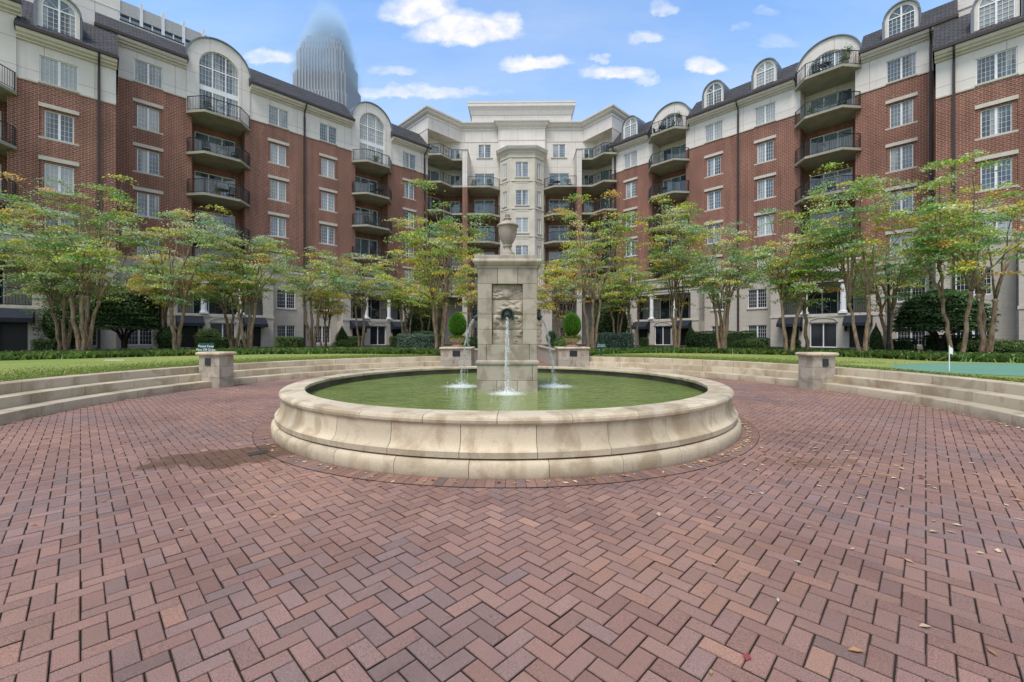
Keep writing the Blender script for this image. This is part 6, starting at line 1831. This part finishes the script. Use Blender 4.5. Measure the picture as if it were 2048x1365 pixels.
M = T(11.8, 11.4, .598); fl = empty('golf_flag', M, label='white golf flag on a thin white pole standing in the putting green', cat='flag')
mb = MB(); mb.tube([(0, 0, -.05), (0, 0, .68)], .011, 8); mb.build('pole', WHITE, fl, M)
mb = MB(); n = 6
for i in range(n):
    x0, x1 = .012 + .10 * i / n, .012 + .10 * (i + 1) / n; y0, y1 = .012 * math.sin(i * 1.3), .012 * math.sin((i + 1) * 1.3); d0, d1 = -.025 * i / n * 2, -.025 * (i + 1) / n * 2
    mb.add([(x0, y0, .47 + d0), (x1, y1, .47 + d1), (x1, y1, .66 + d1 * 1.6), (x0, y0, .66 + d0 * 1.6), (x0, y0 + .003, .47 + d0), (x1, y1 + .003, .47 + d1), (x1, y1 + .003, .66 + d1 * 1.6), (x0, y0 + .003, .66 + d0 * 1.6)], [(0, 1, 2, 3), (7, 6, 5, 4), (3, 2, 6, 7), (1, 0, 4, 5)])
mb.build('flag_cloth', WHITE, fl, M)

mb = MB()
for k in range(9): mb.box(-.10 + .024 * k, -.086 + .024 * k, -.06, .06, 0, .008)
mb.box(-.11, .12, -.07, -.06, 0, .008); mb.box(-.11, .12, .06, .07, 0, .008); mb.box(-.11, .12, -.06, .06, .0, .002)
o = mb.build('drain_grate', m_plain('grate_iron', (.075, .075, .066), .95, .03), None, T(-3.28, 5.46, .004) @ RZ(.75)); tag(o, 'small dark drain grate in the wet paving left of the fountain', 'drain')
mb = MB(); mb.box(-.35, .35, -.04, .04, 0, .02); o = mb.build('white_strip', WHITE, None, T(pxw(230, 16.6), 16.6, .592) @ RZ(.1)); tag(o, 'short white strip lying flat on the left lawn', 'strip')

# ------------------------------------------------------------------ balcony furniture and pots
IRON = m_plain('patio_black', (.022, .024, .026), .5, .3)
def chair_mesh():
    mb = MB()
    mb.box(-.24, .24, -.24, .24, .40, .44)
    for sx in (-1, 1):
        for sy in (-1, 1): mb.bar((sx * .22, sy * .22, 0), (sx * .22, sy * .22, .41), .03)
        mb.bar((sx * .22, .23, .42), (sx * .23, .33, .92), .035); mb.bar((sx * .24, -.2, .62), (sx * .24, .26, .64), .035); mb.bar((sx * .24, -.2, .42), (sx * .24, -.2, .62), .03)
    for k in range(4): z = .52 + .115 * k; mb.box(-.23, .23, .245 + .022 * k, .265 + .022 * k, z, z + .075)
    return mb
def table_mesh():
    mb = MB(); mb.lathe([(0, .70), (.38, .70), (.38, .73), (0, .73)], 20); mb.tube([(0, 0, 0), (0, 0, .7)], .025, 8)
    for k in range(3): a = 2 * PI * k / 3; mb.bar((0, 0, .25), (.3 * math.cos(a), .3 * math.sin(a), 0), .025)
    return mb
CH = TB = None
def furnish(W, x, y, z, what, lab, ang=0.0, seed=0):
    global CH, TB
    M = W @ T(x, y, z + .004) @ RZ(R_(ang))
    if what == 'chair':
        if CH is None: CH = chair_mesh().build('patio_chair', IRON, None, M, uv=False); o = CH
        else: o = dup(CH, M)
        tag(o, lab, 'chair', 'patio chairs on the balconies')
    elif what == 'table':
        if TB is None: TB = table_mesh().build('bistro_table', IRON, None, M, uv=False); o = TB
        else: o = dup(TB, M)
        tag(o, lab, 'table', 'bistro tables on the balconies')
    else:
        r = empty('potted_plant', M, label=lab, cat='potted plant', group='potted plants on the balconies')
        mb = MB(); mb.lathe([(0, 0), (.13, 0), (.18, .30), (.19, .33), (.16, .33), (0, .30)], 14); mb.build('pot', TERRA, r, M)
        rng = np.random.default_rng(seed); n = 260; P = rng.normal(0, 1, (n, 3)) * np.array([.13, .13, .17]) + np.array([0, 0, .58])
        V = shell_leaves(P, rng.normal(0, 1, (n, 3)), .12, .05, rng, .5); np_mesh('foliage', V.reshape(-1, 3), 4, BLADE, greens(n, rng, BOX + LIME), r, M)
yl, yr = 39.5, 39.8
fc = lambda u: .2 - u
furnish(WL, 6.0, yl - .5, FL[6], 'chair', 'patio chair on the near left balcony just under the big arched window balcony', 160)
furnish(WL, 7.9, yl - .55, FL[6], 'chair', 'round-backed patio chair at the right end of the near left second balcony', 200)
furnish(WL, 6.2, yl - .4, FL[7], 'chair', 'low patio chair on the top near left balcony under the arched window', 150)
furnish(WL, 7.6, yl - .5, FL[5], 'chair', 'patio chair on the third balcony of the near left stack', 190)
furnish(WL, 6.7, yl - .6, FL[5], 'plant', 'leafy pot on the third balcony of the near left stack', 0, 5)
furnish(WL, 7.1, yl - .3, FL[5], 'table', 'bistro table on the third balcony of the near left stack')
furnish(WL, 19.3, yl - .6, FL[6], 'chair', 'patio chair on the second balcony of the far left stack', 150)
furnish(WL, 20.0, yl - .6, FL[6], 'table', 'bistro table on the second balcony of the far left stack')
furnish(WL, 18.8, yl - .5, FL[5], 'chair', 'patio chair on the third balcony of the far left stack', 140)
furnish(WL, 19.6, yl - .6, FL[7], 'plant', 'leafy pot on the top balcony of the far left stack', 0, 8)
furnish(WR, fc(19.9), yr - .5, FL[8], 'table', 'bistro table on the top balcony of the far right stack')
furnish(WR, fc(20.5), yr - .5, FL[8], 'chair', 'patio chair left of the table on the top far right balcony', 90)
furnish(WR, fc(19.1), yr - .5, FL[8], 'chair', 'patio chair right of the table on the top far right balcony', -90)
furnish(WR, fc(18.3), yr - .4, FL[8] + .7, 'plant', 'flower pot hung at the right end of the top far right balcony', 0, 11)
furnish(WR, fc(19.8), yr - .6, FL[6], 'table', 'bistro table on the third balcony of the far right stack')
furnish(WR, fc(7.4), yr - .6, FL[8], 'chair', 'patio chair on the top balcony of the near right stack', 170)
furnish(WR, fc(6.9), yr - .7, FL[8], 'table', 'small table on the top balcony of the near right stack')
furnish(WR, fc(5.8), yr - .6, FL[8], 'plant', 'leafy pot on the top balcony of the near right stack', 0, 12)
furnish(WR, fc(5.6), yr - .3, FL[8] + .72, 'plant', 'raised flower pot at the right end of the top near right balcony', 0, 13)
furnish(WR, fc(7.8), yr - .6, FL[7], 'plant', 'leafy pot on the second balcony of the near right stack', 0, 14)
furnish(WR, fc(5.9), yr - .5, FL[7], 'chair', 'patio chair at the right end of the second near right balcony', 200)
furnish(WR, fc(7.2), yr - .7, FL[5], 'chair', 'left patio chair on the fourth balcony of the near right stack', 180)
furnish(WR, fc(6.5), yr - .7, FL[5], 'chair', 'right patio chair on the fourth balcony of the near right stack', 180)
furnish(WC, -5.5, -1.6, FL[7], 'chair', 'patio chair at the left end of the balcony left of the stone bay', 200)
furnish(WC, -3.6, -1.7, FL[7], 'chair', 'patio chair on the balcony left of the stone bay, next to the bay', 160)
furnish(WC, 3.3, -1.6, FL[7], 'chair', 'patio chair on the balcony right of the stone bay, next to the bay', 200)
furnish(WC, 4.0, -1.7, FL[7], 'table', 'bistro table on the balcony right of the stone bay')
furnish(WC, 5.4, -1.6, FL[7], 'chair', 'patio chair at the right end of the balcony right of the stone bay', 150)
furnish(WC, 3.9, -1.6, FL[6], 'chair', 'patio chair on the second balcony right of the stone bay', 180)
furnish(WC, 5.3, -1.6, FL[6], 'chair', 'patio chair by the fin wall on the second balcony right of the stone bay', 170)
furnish(WC, -7.2, -1.9, FL[8], 'plant', 'leafy pot on the top left corner balcony', 0, 15)
furnish(WC, 7.3, -1.9, FL[8], 'plant', 'leafy pot on the top right corner balcony', 0, 16)
furnish(WC, 9.3, -3.4, FL[8], 'chair', 'patio chair on the top right corner balcony', 190)
furnish(WC, 7.4, -1.8, FL[7], 'chair', 'patio chair on the lower right corner balcony', 170)

# ------------------------------------------------------------------ buildings beyond
OW = WL
def glass_office():
    M = OW; y = 90; x0, x1 = 2.6, 13.4
    root = empty('glass_office_building', M @ T(8, 95, 0), label='glass and concrete office building showing above the left roof', cat='building')
    mb = MB(); mb.box(x0, x1, y + .6, y + 24, 0, 51.5); mb.box(x0 - .5, x1 + .5, y, y + 25, 52.2, 54.2); mb.box(x0, x1, y + .4, y + 24, 45.5, 47.2)
    mb.build('concrete_frame', m_plain('office_concrete', (.42, .42, .40), .8, .2), root, M)
    g = MB(); g.box(x0 + .05, x1 - .05, y + .45, y + 24, 47.2, 52.2); g.box(x0 + .05, x1 - .05, y + .45, y + 24, 38, 45.5)
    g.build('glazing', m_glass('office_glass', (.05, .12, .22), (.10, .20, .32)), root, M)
    v = MB()
    for k in range(9):
        x = x0 + (x1 - x0) * k / 8; v.box(x - .09, x + .09, y + .1, y + .46, 38, 52.2)
        if k % 2 == 0: v.box(x - .2, x + .2, y - .1, y + .47, 38, 55.0)
    v.build('mullion', m_plain('office_white', (.70, .71, .72), .6, .3), root, M)
glass_office()

def far_tower():
    Y = 400.0; k = Y / F
    xc = pxw(657, Y); M = T(xc, Y, 0)
    root = empty('office_tower', M, label='tall stepped grey tower with its top lost in low cloud', cat='tower')
    tiers = [(107, 0, 212), (103, 212, 172), (93, 172, 128), (82, 128, 112), (70, 112, 97), (54, 97, 85), (36, 85, 76)]
    mb, rb = MB(), MB()
    z0 = 0
    for w, py0, py1 in tiers:
        hw = w / 2 * k; z1 = zpy(py1, Y)
        # chamfered plan
        c = hw * .28; pg = [(-hw, -hw + c), (-hw + c, -hw), (hw - c, -hw), (hw, -hw + c), (hw, hw - c), (hw - c, hw), (-hw + c, hw), (-hw, hw - c)]
        mb.prism(pg, z0, z1)
        n = max(4, int(2 * (hw - c) / 2.6))
        for i in range(n + 1):
            x = -hw + c + 2 * (hw - c) * i / n; rb.box(x - .45, x + .45, -hw - .7, -hw + .05, z0, z1)
        m = max(2, int(c * 1.41 / 2.6))
        for s in (-1, 1):
            for i in range(m):
                q = (i + .5) / m; x, y = s * (hw - c + c * q), -hw + c * q; rb.box(x - .5, x + .5, y - .75, y + .3, z0, z1)
        z0 = z1
    mb.build('tower_body', m_plain('tower_granite', (.29, .31, .335), .8, .2), root, M); rb.build('tower_ribs', m_plain('tower_ribs', (.36, .38, .405), .8, .2), root, M)
    # low cloud wrapped round the top
    f = MB(); f.prism([(42 * math.cos(2 * PI * i / 24), 42 * math.sin(2 * PI * i / 24) - 4) for i in range(24)], 215, 318)
    kk = NT('low_cloud'); kk.t.nodes.clear(); out = kk.n('ShaderNodeOutputMaterial')
    o = kk.coord('Object'); s = kk.n('ShaderNodeSeparateXYZ'); kk.l(o, s.inputs[0])
    rr = kk.math('SQRT', kk.math('ADD', kk.math('POWER', s.outputs[0], 2.0), kk.math('POWER', kk.math('ADD', s.outputs[1], 4.0), 2.0)))
    nz = kk.noise(o, .03, 4, .6)
    zt = kk.math('DIVIDE', kk.math('SUBTRACT', s.outputs[2], 226.0), 52.0, True)
    zt = kk.math('MULTIPLY', kk.math('POWER', zt, 1.4), kk.math('DIVIDE', kk.math('SUBTRACT', 316.0, s.outputs[2]), 26.0, True))
    # the cloud clings to the shaft and narrows with it
    lim = kk.math('ADD', kk.math('MULTIPLY', kk.math('SUBTRACT', 1.0, kk.math('DIVIDE', kk.math('SUBTRACT', s.outputs[2], 240.0), 84.0, True)), 26.0), kk.math('MULTIPLY', nz, 17.0))
    edge = kk.math('DIVIDE', kk.math('SUBTRACT', lim, rr), 9.0, True)
    d = kk.math('MULTIPLY', kk.math('MULTIPLY', kk.math('MULTIPLY', edge, zt), kk.math('ADD', .4, nz)), .20)
    v = kk.n('ShaderNodeVolumePrincipled'); v.inputs['Color'].default_value = (.63, .78, .91, 1); kk.l(d, v.inputs['Density']); v.inputs['Anisotropy'].default_value = 0.0
    kk.l(v.outputs[0], out.inputs['Volume'])
    c = f.build('low_cloud', kk.m, None, M, uv=False); tag(c, kind='stuff')
far_tower()
